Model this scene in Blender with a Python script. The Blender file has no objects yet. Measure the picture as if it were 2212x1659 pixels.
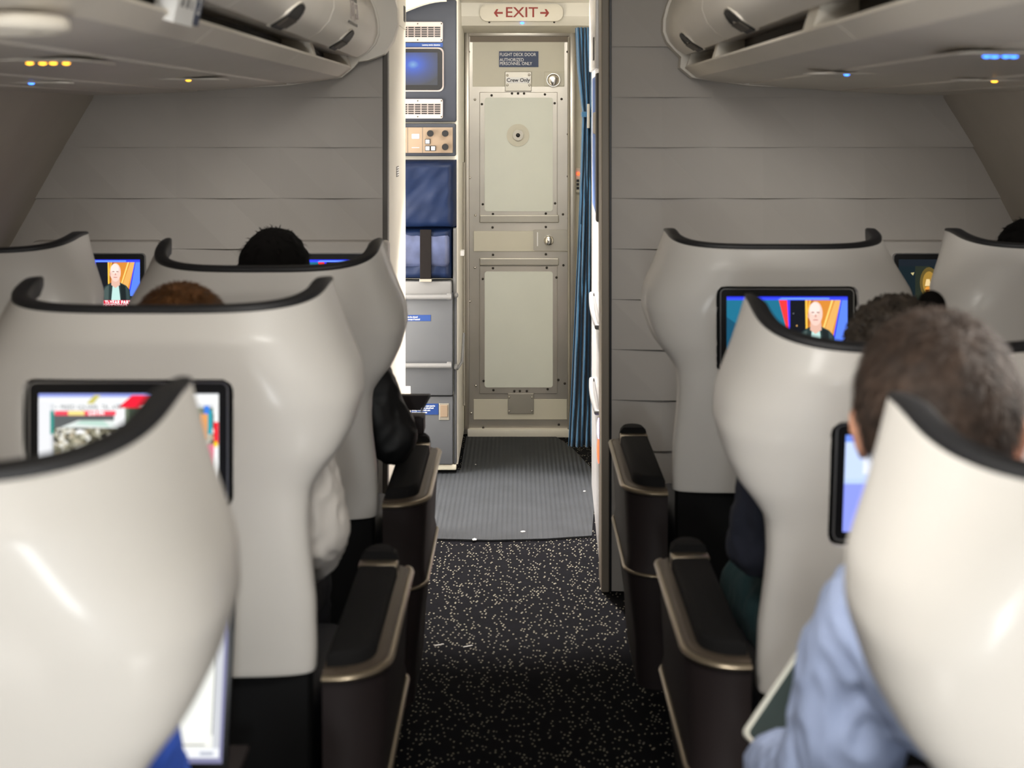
import bpy, bmesh, math, random
from mathutils import Vector, Matrix, noise
import numpy as np

random.seed(7)
SC = bpy.context.scene
COL = bpy.data.collections.new('finished')
PI = math.pi
# photograph geometry: level camera 1.5 m above the floor, shifted frame
F, VX, VY, CZ = 2913.0, 1120.0, 255.0, 1.5


def at(px, py, D):
    return Vector(((px - VX) * D / F, D, CZ - (py - VY) * D / F))


def lin(c):
    out = []
    for i in (1, 3, 5):
        v = int(c[i:i + 2], 16) / 255
        out.append(v / 12.92 if v <= .04045 else ((v + .055) / 1.055) ** 2.4)
    return tuple(out) + (1.0,)


# ------------------------------------------------------------------ materials
def nd(nt, kind, **kw):
    n = nt.nodes.new(kind)
    for k, v in kw.items():
        setattr(n, k, v)
    return n


def mat(name, color, rough=.5, metal=0.0, coat=0.0, bump=0.0, bscale=400.0, vary=.06, vscale=6.0, spec=.5, sheen=0.0):
    m = bpy.data.materials.new(name)
    m.use_nodes = True
    nt = m.node_tree
    b = nt.nodes['Principled BSDF']
    base = lin(color) if isinstance(color, str) else color
    tc = nd(nt, 'ShaderNodeTexCoord')
    nz = nd(nt, 'ShaderNodeTexNoise')
    nz.inputs['Scale'].default_value = vscale
    nz.inputs['Detail'].default_value = 3
    nt.links.new(tc.outputs['Object'], nz.inputs['Vector'])
    rp = nd(nt, 'ShaderNodeValToRGB')
    rp.color_ramp.elements[0].position = .3
    rp.color_ramp.elements[1].position = .7
    rp.color_ramp.elements[0].color = tuple(c * (1 - vary) for c in base[:3]) + (1,)
    rp.color_ramp.elements[1].color = tuple(min(1, c * (1 + vary)) for c in base[:3]) + (1,)
    nt.links.new(nz.outputs['Fac'], rp.inputs['Fac'])
    nt.links.new(rp.outputs['Color'], b.inputs['Base Color'])
    b.inputs['Roughness'].default_value = rough
    b.inputs['Metallic'].default_value = metal
    b.inputs['Coat Weight'].default_value = coat
    b.inputs['Coat Roughness'].default_value = .15
    b.inputs['Specular IOR Level'].default_value = spec
    b.inputs['Sheen Weight'].default_value = sheen
    if bump:
        n2 = nd(nt, 'ShaderNodeTexNoise')
        n2.inputs['Scale'].default_value = bscale
        nt.links.new(tc.outputs['Object'], n2.inputs['Vector'])
        bp = nd(nt, 'ShaderNodeBump')
        bp.inputs['Strength'].default_value = bump
        bp.inputs['Distance'].default_value = .002
        nt.links.new(n2.outputs['Fac'], bp.inputs['Height'])
        nt.links.new(bp.outputs['Normal'], b.inputs['Normal'])
    return m


def emis(name, color, strength):
    m = bpy.data.materials.new(name)
    m.use_nodes = True
    b = m.node_tree.nodes['Principled BSDF']
    b.inputs['Base Color'].default_value = lin(color)
    b.inputs['Emission Color'].default_value = lin(color)
    b.inputs['Emission Strength'].default_value = strength
    return m


def attr_screen(name, strength):
    m = bpy.data.materials.new(name)
    m.use_nodes = True
    nt = m.node_tree
    b = nt.nodes['Principled BSDF']
    a = nd(nt, 'ShaderNodeAttribute', attribute_name='Col')
    b.inputs['Base Color'].default_value = (.01, .01, .01, 1)
    b.inputs['Roughness'].default_value = .2
    nt.links.new(a.outputs['Color'], b.inputs['Emission Color'])
    b.inputs['Emission Strength'].default_value = strength
    return m


def crowd_screen(name, strength):
    m = bpy.data.materials.new(name)
    m.use_nodes = True
    nt = m.node_tree
    b = nt.nodes['Principled BSDF']
    tc = nd(nt, 'ShaderNodeTexCoord')
    v = nd(nt, 'ShaderNodeTexVoronoi')
    v.inputs['Scale'].default_value = 170
    nt.links.new(tc.outputs['Object'], v.inputs['Vector'])
    r = nd(nt, 'ShaderNodeValToRGB')
    els = r.color_ramp.elements
    els[0].position = 0
    els[0].color = lin('#2c2c26')
    els[1].position = 1
    els[1].color = lin('#f4f2e6')
    for p, c in ((.25, '#5f5a48'), (.45, '#9c9880'), (.6, '#cfcbb6'), (.75, '#b9a98a'), (.86, '#e8e6dc')):
        e = els.new(p)
        e.color = lin(c)
    sp = nd(nt, 'ShaderNodeSeparateColor')
    nt.links.new(v.outputs['Color'], sp.inputs['Color'])
    nt.links.new(sp.outputs['Red'], r.inputs['Fac'])
    b.inputs['Base Color'].default_value = (.01, .01, .01, 1)
    nt.links.new(r.outputs['Color'], b.inputs['Emission Color'])
    b.inputs['Emission Strength'].default_value = strength
    return m


def crew_screen_mat():
    m = bpy.data.materials.new('crew_screen_glow')
    m.use_nodes = True
    nt = m.node_tree
    b = nt.nodes['Principled BSDF']
    tc = nd(nt, 'ShaderNodeTexCoord')
    mp = nd(nt, 'ShaderNodeMapping')
    mp.inputs['Location'].default_value = (.52, 0, -.30)
    mp.inputs['Scale'].default_value = (8, 1, 11)
    c0 = at(893, 140, 5.67)
    mp.inputs['Location'].default_value = (-c0.x * 8, 0, -c0.z * 11)
    mp.inputs['Scale'].default_value = (8, 0, 11)
    g = nd(nt, 'ShaderNodeTexGradient', gradient_type='SPHERICAL')
    nt.links.new(tc.outputs['Object'], mp.inputs['Vector'])
    nt.links.new(mp.outputs['Vector'], g.inputs['Vector'])
    r = nd(nt, 'ShaderNodeValToRGB')
    r.color_ramp.elements[0].color = lin('#2a3548')
    r.color_ramp.elements[1].color = lin('#7cc0ff')
    e = r.color_ramp.elements.new(.45)
    e.color = lin('#1c4aa0')
    e = r.color_ramp.elements.new(.8)
    e.color = lin('#0f63f0')
    nt.links.new(g.outputs['Fac'], r.inputs['Fac'])
    nt.links.new(r.outputs['Color'], b.inputs['Emission Color'])
    b.inputs['Base Color'].default_value = (.01, .01, .01, 1)
    b.inputs['Emission Strength'].default_value = .6
    return m


def carpet_mat():
    m = mat('carpet_speckled', '#0b0b0f', .95, bump=.6, bscale=500, vary=.25, vscale=30, spec=.1)
    nt = m.node_tree
    b = nt.nodes['Principled BSDF']
    tc = nd(nt, 'ShaderNodeTexCoord')
    nzw = nd(nt, 'ShaderNodeTexNoise')
    nzw.inputs['Scale'].default_value = 40
    mx = nd(nt, 'ShaderNodeMix', data_type='VECTOR')
    mx.inputs[0].default_value = .008
    nt.links.new(tc.outputs['Object'], nzw.inputs['Vector'])
    nt.links.new(tc.outputs['Object'], mx.inputs[4])
    nt.links.new(nzw.outputs['Color'], mx.inputs[5])
    mp = nd(nt, 'ShaderNodeMapping')
    mp.inputs['Scale'].default_value = (108, 66, 1)
    mp.inputs['Rotation'].default_value = (0, 0, .5)
    nt.links.new(mx.outputs[1], mp.inputs['Vector'])
    v = nd(nt, 'ShaderNodeTexVoronoi', voronoi_dimensions='2D')
    v.inputs['Scale'].default_value = 1
    nt.links.new(mp.outputs['Vector'], v.inputs['Vector'])
    lt = nd(nt, 'ShaderNodeMath', operation='LESS_THAN')
    lt.inputs[1].default_value = .25
    nt.links.new(v.outputs['Distance'], lt.inputs[0])
    sp = nd(nt, 'ShaderNodeSeparateColor')
    nt.links.new(v.outputs['Color'], sp.inputs['Color'])
    g2 = nd(nt, 'ShaderNodeMath', operation='GREATER_THAN')
    g2.inputs[1].default_value = .70
    nt.links.new(sp.outputs['Red'], g2.inputs[0])
    mu = nd(nt, 'ShaderNodeMath', operation='MULTIPLY')
    nt.links.new(lt.outputs[0], mu.inputs[0])
    nt.links.new(g2.outputs[0], mu.inputs[1])
    old = b.inputs['Base Color'].links[0].from_socket
    mc = nd(nt, 'ShaderNodeMix', data_type='RGBA')
    nt.links.new(mu.outputs[0], mc.inputs['Factor'])
    nt.links.new(old, mc.inputs[6])
    r = nd(nt, 'ShaderNodeValToRGB')
    r.color_ramp.elements[0].color = lin('#77736a')
    r.color_ramp.elements[1].color = lin('#96917f')
    nt.links.new(sp.outputs['Green'], r.inputs['Fac'])
    nt.links.new(r.outputs['Color'], mc.inputs[7])
    nt.links.new(mc.outputs[2], b.inputs['Base Color'])
    return m


def ribbed_mat():
    m = mat('ribbed_mat', '#2d3033', .7, vary=.12, vscale=9, spec=.3)
    nt = m.node_tree
    b = nt.nodes['Principled BSDF']
    tc = nd(nt, 'ShaderNodeTexCoord')
    w = nd(nt, 'ShaderNodeTexWave', wave_type='BANDS', bands_direction='X', wave_profile='SIN')
    w.inputs['Scale'].default_value = 17
    w.inputs['Distortion'].default_value = .4
    nt.links.new(tc.outputs['Object'], w.inputs['Vector'])
    bp = nd(nt, 'ShaderNodeBump')
    bp.inputs['Strength'].default_value = .45
    bp.inputs['Distance'].default_value = .006
    nt.links.new(w.outputs['Fac'], bp.inputs['Height'])
    nt.links.new(bp.outputs['Normal'], b.inputs['Normal'])
    return m


M = dict(
    shell=mat('shell_plastic', '#c6c2bc', .5, coat=.14, vary=.015, spec=.5),
    trim=mat('shell_trim_rubber', '#17171a', .55, bump=.1),
    leather=mat('navy_leather', '#1a1c26', .6, bump=.25, bscale=250),
    pad=mat('armrest_leather', '#151414', .85, spec=.2, bump=.35, bscale=350),
    console=mat('console_plastic', '#272020', .6, spec=.3, vary=.04),
    bronze=mat('bronze_metal', '#8f8371', .3, metal=.75, vary=.04),
    bronzedark=mat('bronze_dark', '#54493e', .5, metal=.35, vary=.04),
    black=mat('black_plastic', '#0b0b0d', .4),
    base=mat('seat_base_black', '#060607', .8, spec=.2),
    recess=mat('recess_grey', '#1b1a19', .6),
    rim=mat('monitor_rim', '#a8a8a8', .3, metal=.8),
    bulk=mat('bulkhead_laminate', '#b3ada6', .7, vary=.03, vscale=3, bump=.1, bscale=700),
    lining=mat('sidewall_lining', '#cfc7bb', .75, vary=.03),
    bin=mat('bin_plastic', '#e2dbcf', .42, vary=.02, coat=.15),
    binlip=mat('bin_lip', '#e0d8ca', .45, vary=.02),
    groove=mat('bin_groove', '#4b443a', .7),
    dark=mat('dark_recess', '#1e1c19', .7),
    cream=mat('cream_laminate', '#d8d3c4', .55, vary=.02),
    creamgloss=mat('white_gloss_laminate', '#d3d0ce', .25, coat=.4, vary=.02),
    post=mat('post_brown', '#877d70', .5, vary=.03),
    postdark=mat('post_dark', '#4f4a44', .55),
    steel=mat('door_steel', '#a8a297', .34, metal=.7, vary=.08, vscale=4),
    steel2=mat('plate_steel', '#a19c90', .38, metal=.6, vary=.05),
    doorwhite=mat('door_panel_white', '#d3d5c8', .55, vary=.02),
    doorcream=mat('door_panel_cream', '#c8c3b0', .55, vary=.03),
    topstrip=mat('door_top_strip', '#6b5d48', .5),
    screw=mat('screw_dark', '#3a362f', .4, metal=.6),
    chrome=mat('chrome', '#cfcac0', .18, metal=.95),
    greyblue=mat('cabinet_greyblue', '#2b2f38', .6, vary=.04),
    grey=mat('jumpseat_grey', '#55575a', .5, vary=.04),
    greylight=mat('jumpseat_light_grey', '#737372', .45, vary=.03),
    vinyl=mat('blue_vinyl', '#0b1b38', .5, vary=.12, vscale=9, bump=.15, bscale=300, coat=.03, spec=.25),
    vinylclear=mat('worn_blue_vinyl', '#434b68', .4, vary=.45, vscale=11, coat=.1),
    strap=mat('strap_webbing', '#1a1716', .9, spec=.1, bump=.5, bscale=700),
    placard=mat('placard_blue', '#123672', .5, vary=.03),
    placardnavy=mat('placard_navy', '#1c2f52', .5, vary=.03),
    white=mat('print_white', '#f0efec', .6, vary=.01),
    vent=mat('vent_white', '#a89c96', .5, vary=.02),
    red=mat('exit_red', '#8c2a1c', .6, vary=.03),
    exitplate=mat('exit_plate', '#d2cbb8', .5, vary=.01),
    printdark=mat('print_dark', '#2a2a2c', .6),
    ctrl=mat('control_panel_beige', '#85735f', .5, vary=.03),
    curtain=mat('curtain_blue', '#1f4c69', .85, vary=.12, vscale=14, bump=.3, bscale=500, sheen=.2),
    pad2=mat('blue_pad', '#33548c', .6, vary=.1),
    carpet=carpet_mat(), mat=ribbed_mat(),
    skin=mat('skin_fair', '#c48f74', .5, vary=.06, vscale=20),
    skin2=mat('skin_brown', '#7d5038', .5, vary=.06, vscale=20),
    hairbrown=mat('hair_brown', '#2e2016', .75, vary=.45, vscale=40),
    hairdark=mat('hair_dark', '#171210', .55, vary=.3, vscale=40),
    hairblack=mat('hair_black', '#0a0807', .95, spec=.1, vary=.2, vscale=40),
    haircurl=mat('hair_curly', '#372e26', .65, vary=.5, vscale=70),
    hairrust=mat('hair_auburn', '#553518', .5, vary=.3, vscale=40),
    shirtblue=mat('shirt_blue', '#8d99b6', .85, vary=.06, vscale=8, bump=.3, bscale=600),
    shirtviv=mat('shirt_vivid_blue', '#2f55b8', .85, vary=.06, bump=.3, bscale=600),
    shirtgrey=mat('shirt_light_grey', '#cbc5be', .85, vary=.05, bump=.3, bscale=600),
    jacketblack=mat('jacket_black', '#0d0d0f', .6, vary=.2, bump=.3),
    navy=mat('sweater_navy', '#171a28', .9, vary=.2, bump=.6, bscale=300),
    teal=mat('trousers_teal', '#0c353a', .9, vary=.15, bump=.5, bscale=300),
    trouser=mat('trousers_dark', '#141319', .85, vary=.2, bump=.3),
    eye=mat('eye_white', '#e8e4de', .2), iris=mat('eye_iris', '#3a2a1c', .2),
    shoe=mat('shoe_black', '#111111', .4),
    scr=attr_screen('screen_picture', 1.05), scrdim=attr_screen('screen_picture_dim', .8),
    crowd=crowd_screen('screen_crowd', .9), crew=crew_screen_mat(),
    ledorange=emis('led_orange', '#ffae2a', 5), ledblue=emis('led_blue', '#3a7bff', 5), ledred=emis('led_red', '#ff3a1c', 6),
    glowviolet=emis('glow_violet', '#c9b0ff', 5), lamp=emis('ceiling_diffuser', '#fff1e0', 2.0),
    capwhite=emis('screen_caption_white', '#ffffff', 1.2), capdark=mat('screen_caption_dark', '#3c4450', .8),
    phoneglass=mat('phone_glass', '#3c4644', .15, coat=.5), phonecase=mat('phone_case', '#cfcfc4', .4),
    paper=mat('paper_scrap', '#e8e4dc', .8),
    bud=mat('earbud_white', '#f0eeec', .3),
)


# ------------------------------------------------------------------ mesh helpers
def isolated(o):
    """evaluate one object alone: the finished ones wait in a collection outside the scene"""
    SC.collection.objects.link(o)
    dg = bpy.context.evaluated_depsgraph_get()
    dg.update()
    return dg


def link(name, mesh, m=None, parent=None, smooth=False, angle=None):
    o = bpy.data.objects.new(name, mesh)
    COL.objects.link(o)
    if m is not None:
        for k in (m if isinstance(m, (list, tuple)) else [m]):
            mesh.materials.append(k)
    if parent is not None:
        o.parent = parent
    if smooth:
        mesh.polygons.foreach_set('use_smooth', [True] * len(mesh.polygons))
        if angle:
            mesh.set_sharp_from_angle(angle=math.radians(angle))
    return o


def obj(name, bm, m=None, parent=None, smooth=False, angle=35):
    me = bpy.data.meshes.new(name)
    bm.normal_update()
    bm.to_mesh(me)
    bm.free()
    return link(name, me, m, parent, smooth, angle if smooth else None)


def tag(o, label, cat, group=None):
    o['label'] = label
    o['category'] = cat
    if group:
        o['group'] = group
    return o


def struct(o):
    o['kind'] = 'structure'
    return o


def thing(name, label, cat, loc=(0, 0, 0), group=None):
    o = bpy.data.objects.new(name, None)
    o.empty_display_size = .1
    o.location = loc
    COL.objects.link(o)
    return tag(o, label, cat, group)


def NB():
    return bmesh.new()


def box(bm, x0, x1, y0, y1, z0, z1, bev=0.0, seg=2):
    r = bmesh.ops.create_cube(bm, size=1)
    vs = r['verts']
    for v in vs:
        v.co = Vector(((x0 + x1) / 2 + v.co.x * (x1 - x0), (y0 + y1) / 2 + v.co.y * (y1 - y0), (z0 + z1) / 2 + v.co.z * (z1 - z0)))
    if bev > 0:
        es = list({e for v in vs for e in v.link_edges})
        bmesh.ops.bevel(bm, geom=es, offset=bev, segments=seg, affect='EDGES', profile=.5, clamp_overlap=True)
    return bm


def prism(bm, pts, axis, a, b):
    """closed polygon pts (2D) extruded along axis from a to b. axis 'y': pts=(x,z); 'x': pts=(y,z); 'z': pts=(x,y)"""
    def mk(p, t):
        if axis == 'y':
            return (p[0], t, p[1])
        if axis == 'x':
            return (t, p[0], p[1])
        return (p[0], p[1], t)
    A = [bm.verts.new(mk(p, a)) for p in pts]
    B = [bm.verts.new(mk(p, b)) for p in pts]
    n = len(pts)
    fs = [bm.faces.new(A), bm.faces.new(B[::-1])]
    for i in range(n):
        fs.append(bm.faces.new((A[i], B[i], B[(i + 1) % n], A[(i + 1) % n])))
    bmesh.ops.recalc_face_normals(bm, faces=fs)
    return bm


def rrect(x0, x1, z0, z1, r, n=5):
    pts = []
    for cx, cz, a0 in ((x1 - r, z1 - r, 0), (x0 + r, z1 - r, 90), (x0 + r, z0 + r, 180), (x1 - r, z0 + r, 270)):
        for i in range(n + 1):
            a = math.radians(a0 + 90 * i / n)
            pts.append((cx + r * math.cos(a), cz + r * math.sin(a)))
    return pts


def disc(cx, cz, r, n=24, ry=None):
    ry = ry or r
    return [(cx + r * math.cos(2 * PI * i / n), cz + ry * math.sin(2 * PI * i / n)) for i in range(n)]


def tube(bm, pts, rad, n=10, cap=True):
    pts = [Vector(p) for p in pts]
    rads = rad if isinstance(rad, (list, tuple)) else [rad] * len(pts)
    rings = []
    up = None
    for i, p in enumerate(pts):
        t = (pts[min(i + 1, len(pts) - 1)] - pts[max(i - 1, 0)]).normalized()
        if up is None:
            up = Vector((0, 0, 1)) if abs(t.z) < .9 else Vector((0, 1, 0))
        s = t.cross(up).normalized()
        up = s.cross(t).normalized()
        rings.append([bm.verts.new(p + (s * math.cos(2 * PI * k / n) + up * math.sin(2 * PI * k / n)) * rads[i]) for k in range(n)])
    for a, b in zip(rings, rings[1:]):
        for k in range(n):
            bm.faces.new((a[k], a[(k + 1) % n], b[(k + 1) % n], b[k]))
    if cap:
        bm.faces.new(rings[0][::-1])
        bm.faces.new(rings[-1])
    return bm


def sphere(bm, c, r, seg=20, rings=14, rot=None):
    R = r if isinstance(r, (tuple, list)) else (r, r, r)
    c = Vector(c)

    def mk(x, y, z):
        q = Vector((x * R[0], y * R[1], z * R[2]))
        return bm.verts.new((rot @ q if rot is not None else q) + c)
    top, bot = mk(0, 0, 1), mk(0, 0, -1)
    rows = []
    for j in range(1, rings):
        th = PI * j / rings
        rows.append([mk(math.sin(th) * math.cos(2 * PI * i / seg), math.sin(th) * math.sin(2 * PI * i / seg), math.cos(th)) for i in range(seg)])
    for i in range(seg):
        k = (i + 1) % seg
        bm.faces.new((top, rows[0][i], rows[0][k]))
        bm.faces.new((bot, rows[-1][k], rows[-1][i]))
        for a, b in zip(rows, rows[1:]):
            bm.faces.new((a[i], b[i], b[k], a[k]))
    return bm


def capsule(bm, p0, r0, p1, r1):
    p0, p1 = Vector(p0), Vector(p1)
    sphere(bm, p0, r0, 16, 10)
    sphere(bm, p1, r1, 16, 10)
    tube(bm, [p0, p1], [r0, r1], 16)
    return bm


def text(name, body, size, loc, m, parent, depth=.0006, rot=(PI / 2, 0, 0), align='CENTER', sx=1.0, bold=0.0):
    cu = bpy.data.curves.new(name, 'FONT')
    cu.body = body
    cu.size = size
    cu.align_x = align
    cu.align_y = 'CENTER'
    cu.extrude = depth
    cu.offset = bold
    cu.resolution_u = 3
    t = bpy.data.objects.new(name, cu)
    COL.objects.link(t)
    me = bpy.data.meshes.new_from_object(t)
    bpy.data.objects.remove(t)
    me.name = name
    me.materials.clear()
    mt = Matrix.Translation(Vector(loc)) @ Matrix.Rotation(rot[2], 4, 'Z') @ Matrix.Rotation(rot[0], 4, 'X') @ Matrix.Rotation(rot[1], 4, 'Y') @ Matrix.Diagonal((sx, 1, 1, 1))
    me.transform(mt)
    return link(name, me, m, parent)


def apply_mods(o):
    dg = isolated(o)
    me = bpy.data.meshes.new_from_object(o.evaluated_get(dg))
    old = o.data
    o.modifiers.clear()
    SC.collection.objects.unlink(o)
    o.data = me
    me.name = o.name
    return o


def copy_tree(o, parent=None):
    c = o.copy()
    COL.objects.link(c)
    if parent is not None:
        c.parent = parent
    for ch in list(o.children):
        copy_tree(ch, c)
    return c


def smooth_table(tab, col):
    zs = np.array([t[0] for t in tab])
    vs = np.array([t[col] for t in tab])
    fz = np.linspace(zs[0], zs[-1], 400)
    fv = np.interp(fz, zs, vs)
    k = 9
    w = np.hanning(2 * k + 1)
    w /= w.sum()
    pv = np.concatenate([2 * fv[0] - fv[k:0:-1], fv, 2 * fv[-1] - fv[-2:-k - 2:-1]])
    sv = np.convolve(pv, w, 'valid')
    return lambda z: float(np.interp(z, fz, sv))


# ------------------------------------------------------------------ screen pictures
def picture(name, w, h, polys, m, parent, y=0.0, extra=None):
    """flat emissive picture on the plane y, centred at origin x, z from -h/2; polys in 0..1 coordinates"""
    bm = NB()
    cl = bm.loops.layers.float_color.new('Col')
    for i, (c, pts) in enumerate(polys):
        yy = y - i * .00004
        mi = 0
        if c == 'CROWD':
            mi, cc = 1, (1, 1, 1, 1)
        else:
            cc = lin(c)
        f = bm.faces.new([bm.verts.new(((u - .5) * w, yy, (v - .5) * h)) for u, v in pts])
        f.normal_update()
        if f.normal.y > 0:
            f.normal_flip()
        f.material_index = mi
        for l in f.loops:
            l[cl] = cc
    ms = [m] + ([extra] if extra else [])
    return obj(name, bm, ms, parent)


def R4(u0, u1, v0, v1):
    return [(u0, v0), (u1, v0), (u1, v1), (u0, v1)]


def anchor_polys():
    P = [('#0d1320', R4(0, 1, 0, 1)),
         ('#1f6f8c', [(0, .12), (.0, .93), (.46, .93), (.52, .3), (.5, .12)]),
         ('#17506b', [(0, .12), (.0, .6), (.4, .12)]),
         ('#ff3b3b', [(.43, .93), (.5, .93), (.525, .3), (.49, .45)]),
         ('#4a3bff', [(.5, .93), (.525, .93), (.54, .2), (.52, .2)]),
         ('#13161d', [(.525, .12), (.525, .93), (.66, .93), (.66, .12)]),
         ('#d98a35', [(.655, .3), (.655, .93), (.95, .93), (.87, .12), (.7, .12)]),
         ('#b06a2a', [(.66, .4), (.69, .93), (.72, .93), (.68, .4)]),
         ('#e8b060', [(.8, .35), (.9, .93), (.95, .93), (.87, .35)]),
         ('#ffc94a', [(.655, .35), (.65, .93), (.665, .93), (.67, .35)]),
         ('#ffc94a', [(.67, .72), (.69, .93), (.70, .93), (.672, .66)]),
         ('#ffd97a', [(.79, .40), (.87, .93), (.885, .93), (.80, .38)]),
         ('#5c86ff', [(.88, .2), (.955, .93), (1, .93), (1, .2)]),
         ('#2b3cff', [(.87, .2), (.945, .93), (.955, .93), (.885, .2)]),
         ('#3a4cff', R4(0, 1, .90, .975)),
         ('#6a98ff', [(.42, .91), (.46, .975), (.85, .965), (.85, .915)]),
         ('#2330d8', R4(0, 1, .965, 1.0)),
         # jacket, shirt, neck, head
         ('#2b3a3a', [(.60, .12), (.59, .24), (.61, .36), (.66, .42), (.70, .45), (.78, .45), (.85, .39), (.89, .31), (.9, .12)]),
         ('#4a5a58', [(.62, .12), (.60, .26), (.63, .36), (.665, .40), (.66, .12)]),
         ('#1b2426', [(.80, .12), (.79, .42), (.84, .38), (.85, .12)]),
         ('#38484a', [(.86, .12), (.845, .38), (.875, .32), (.885, .12)]),
         ('#bfe3dc', [(.69, .12), (.705, .40), (.77, .40), (.79, .12)]),
         ('#e3b7a4', [(.695, .55), (.69, .40), (.735, .345), (.785, .40), (.78, .55)]),
         ('#f1cdbf', disc(.735, .66, .058, 28, .20)),
         ('#fbe2d8', disc(.728, .74, .044, 24, .105)),
         ('#d9a896', disc(.678, .62, .008, 10, .04)),
         ('#8c5f54', R4(.70, .724, .668, .685)), ('#8c5f54', R4(.744, .768, .668, .685)),
         ('#c99384', [(.727, .60), (.735, .66), (.745, .60)]),
         ('#b8655c', R4(.715, .755, .545, .558)),
         # lower third
         ('#e0304a', R4(0, 1, .035, .125)), ('#e9e4ee', R4(0, 1, 0, .03)),
         ('#e9b46a', disc(.58, .46, .006, 8, .012)), ('#9aa0a8', disc(.552, .66, .004, 8, .008))]
    fv = lambda v: float(np.interp(v, [0, .035, .125, .345, .45, .50, .86, .90, 1], [0, .06, .215, .45, .56, .61, .925, .945, 1]))
    return [(c, [(u, fv(v)) for u, v in pts]) for c, pts in P]


def crowd_polys():
    return [('#d7d9dc', R4(0, 1, 0, 1)), ('#8f9be0', R4(0, .72, .965, 1)), ('#eceef0', R4(0, .7, .90, .965)),
            ('#c9c06a', [(.26, .89), (.31, .985), (.345, .985), (.30, .89)]),
            ('#4a5054', R4(.08, .98, .02, .80)),
            ('CROWD', R4(.085, .975, .02, .66)),
            ('#5b5f60', R4(.085, .43, .66, .80)),
            ('#6d7864', R4(.47, .97, .66, .86)), ('#3f4a3c', R4(.5, .56, .68, .86)), ('#88927c', R4(.6, .68, .68, .86)), ('#2f372e', R4(.72, .77, .66, .86)),
            ('#dfe6e2', [(.12, .665), (.22, .735), (.44, .735), (.44, .66)]),
            ('#bcd8cc', [(.2, .70), (.24, .735), (.36, .735), (.40, .67)]),
            ('#f0f1f1', R4(.42, .48, .68, .88)),
            ('#2c8f86', R4(.06, .085, .6, .83)),
            ('#ffffff', disc(.23, .625, .02, 14, .02)),
            ('#c46a44', [(.10, .36), (.15, .40), (.18, .33), (.13, .30)]),
            ('#d98a86', R4(.2, .25, .16, .26)),
            ('#e8e9ec', R4(0, .065, .22, .93)),
            ('#ff4a24', R4(.01, .05, 0, .22)),
            ('#f6f7f7', R4(.09, .43, .835, .90)),
            ('#ef4a5c', R4(.09, .43, .785, .83)), ('#f6e28a', R4(.165, .255, .787, .828)),
            ('#f01f38', [(.44, .86), (.52, .985), (.80, .985), (.84, .93), (.72, .86)]),
            ('#ffd9d4', [(.55, .875), (.60, .92), (.68, .92), (.64, .875)]), ('#ffd9d4', [(.68, .88), (.72, .93), (.79, .935), (.76, .885)]),
            ('#f4f4f2', [(.84, .9), (.86, .985), (1, .985), (1, .9)]),
            ('#e8a05a', R4(.90, .94, .55, .8)), ('#2aa0b0', R4(.94, .965, .6, .84)), ('#3f7fe0', R4(.92, .95, .8, .88)),
            ('#f2f2f0', R4(.975, 1, 0, .9)), ('#f02030', R4(.975, 1, .5, .72)), ('#f0d020', disc(.985, .5, .012, 12, .03)),
            ('#f07090', R4(.93, .975, .2, .5))]


def bluepage_polys():
    return [('#bcd2ff', R4(0, 1, 0, 1)), ('#6f93f5', R4(0, 1, .93, 1)), ('#c7d9ff', R4(0, .5, .55, .93)), ('#8f9cff', R4(0, 1, 0, .5)),
            ('#e9efff', R4(.1, .6, .6, .85)), ('#ffffff', R4(.62, .95, .3, .85)), ('#ff2b3c', [(.80, .2), (.83, .75), (.9, .8), (.86, .2)]),
            ('#5a6cff', R4(.88, 1, .1, .9)), ('#f3a2ff', [(.86, .2), (.9, .6), (.92, .6), (.89, .2)])]


def lamp_polys():
    return [('#16242a', R4(0, 1, 0, 1)), ('#1c242c', R4(0, 1, .87, 1)), ('#2b3228', [(.18, .2), (.18, .87), (.34, .87), (.34, .2)]),
            ('#6b5a2c', disc(.33, .55, .10, 24, .3)), ('#b08a3c', disc(.33, .55, .07, 24, .22)), ('#2b2a20', R4(.40, 1, .2, .87)),
            ('#ffe0a0', [(.285, .49), (.30, .62), (.335, .62), (.35, .49)]), ('#f0a040', disc(.322, .43, .035, 16, .05)),
            ('#7a4a20', R4(.29, .35, .33, .42)), ('#ffb050', disc(.305, .36, .008, 8, .015)), ('#ffb050', disc(.33, .39, .008, 8, .015)),
            ('#d8c890', [(.13, .74), (.17, .75), (.155, .69)]), ('#10403e', R4(.2, .6, 0, .25))]


# ------------------------------------------------------------------ seats
TAB = [(.61, .270, .050), (.64, .271, .050), (.72, .269, .052), (.80, .260, .056), (.84, .257, .060), (.88, .258, .068), (.90, .261, .075),
       (.925, .278, .092), (.955, .304, .115), (.99, .322, .138), (1.04, .335, .165), (1.08, .3285, .192), (1.11, .313, .21), (1.143, .296, .228),
       (1.18, .280, .248), (1.215, .265, .268)]
HW, DP = smooth_table(TAB, 1), smooth_table(TAB, 2)
MONZ = .98     # monitor centre height
Z0 = .61


def shell_pt(u, v):
    """u in -1..1 across, v in 0..1 up"""
    a = abs(u)
    zt = 1.188 + .029 * a ** 3 - .005 * max(0.0, (a - .88) / .12) ** 2.5
    z = Z0 + v * (zt - Z0)
    hw, dp = HW(z), DP(z)
    n = 4.2 - 1.2 * min(1, max(0, (z - .95) / .2))
    ph = a * PI / 2
    x = hw * math.sin(ph) ** (2 / n)
    y = dp * (1 - max(0.0, math.cos(ph)) ** (2 / n))
    if z > 1.146:
        y += .020 * (z - 1.146) / .045 * (1 - a ** 2)
    return Vector((math.copysign(x, u), y, z))


US = []
for i in range(81):
    t = -1 + 2 * i / 80
    US.append(t)


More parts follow.
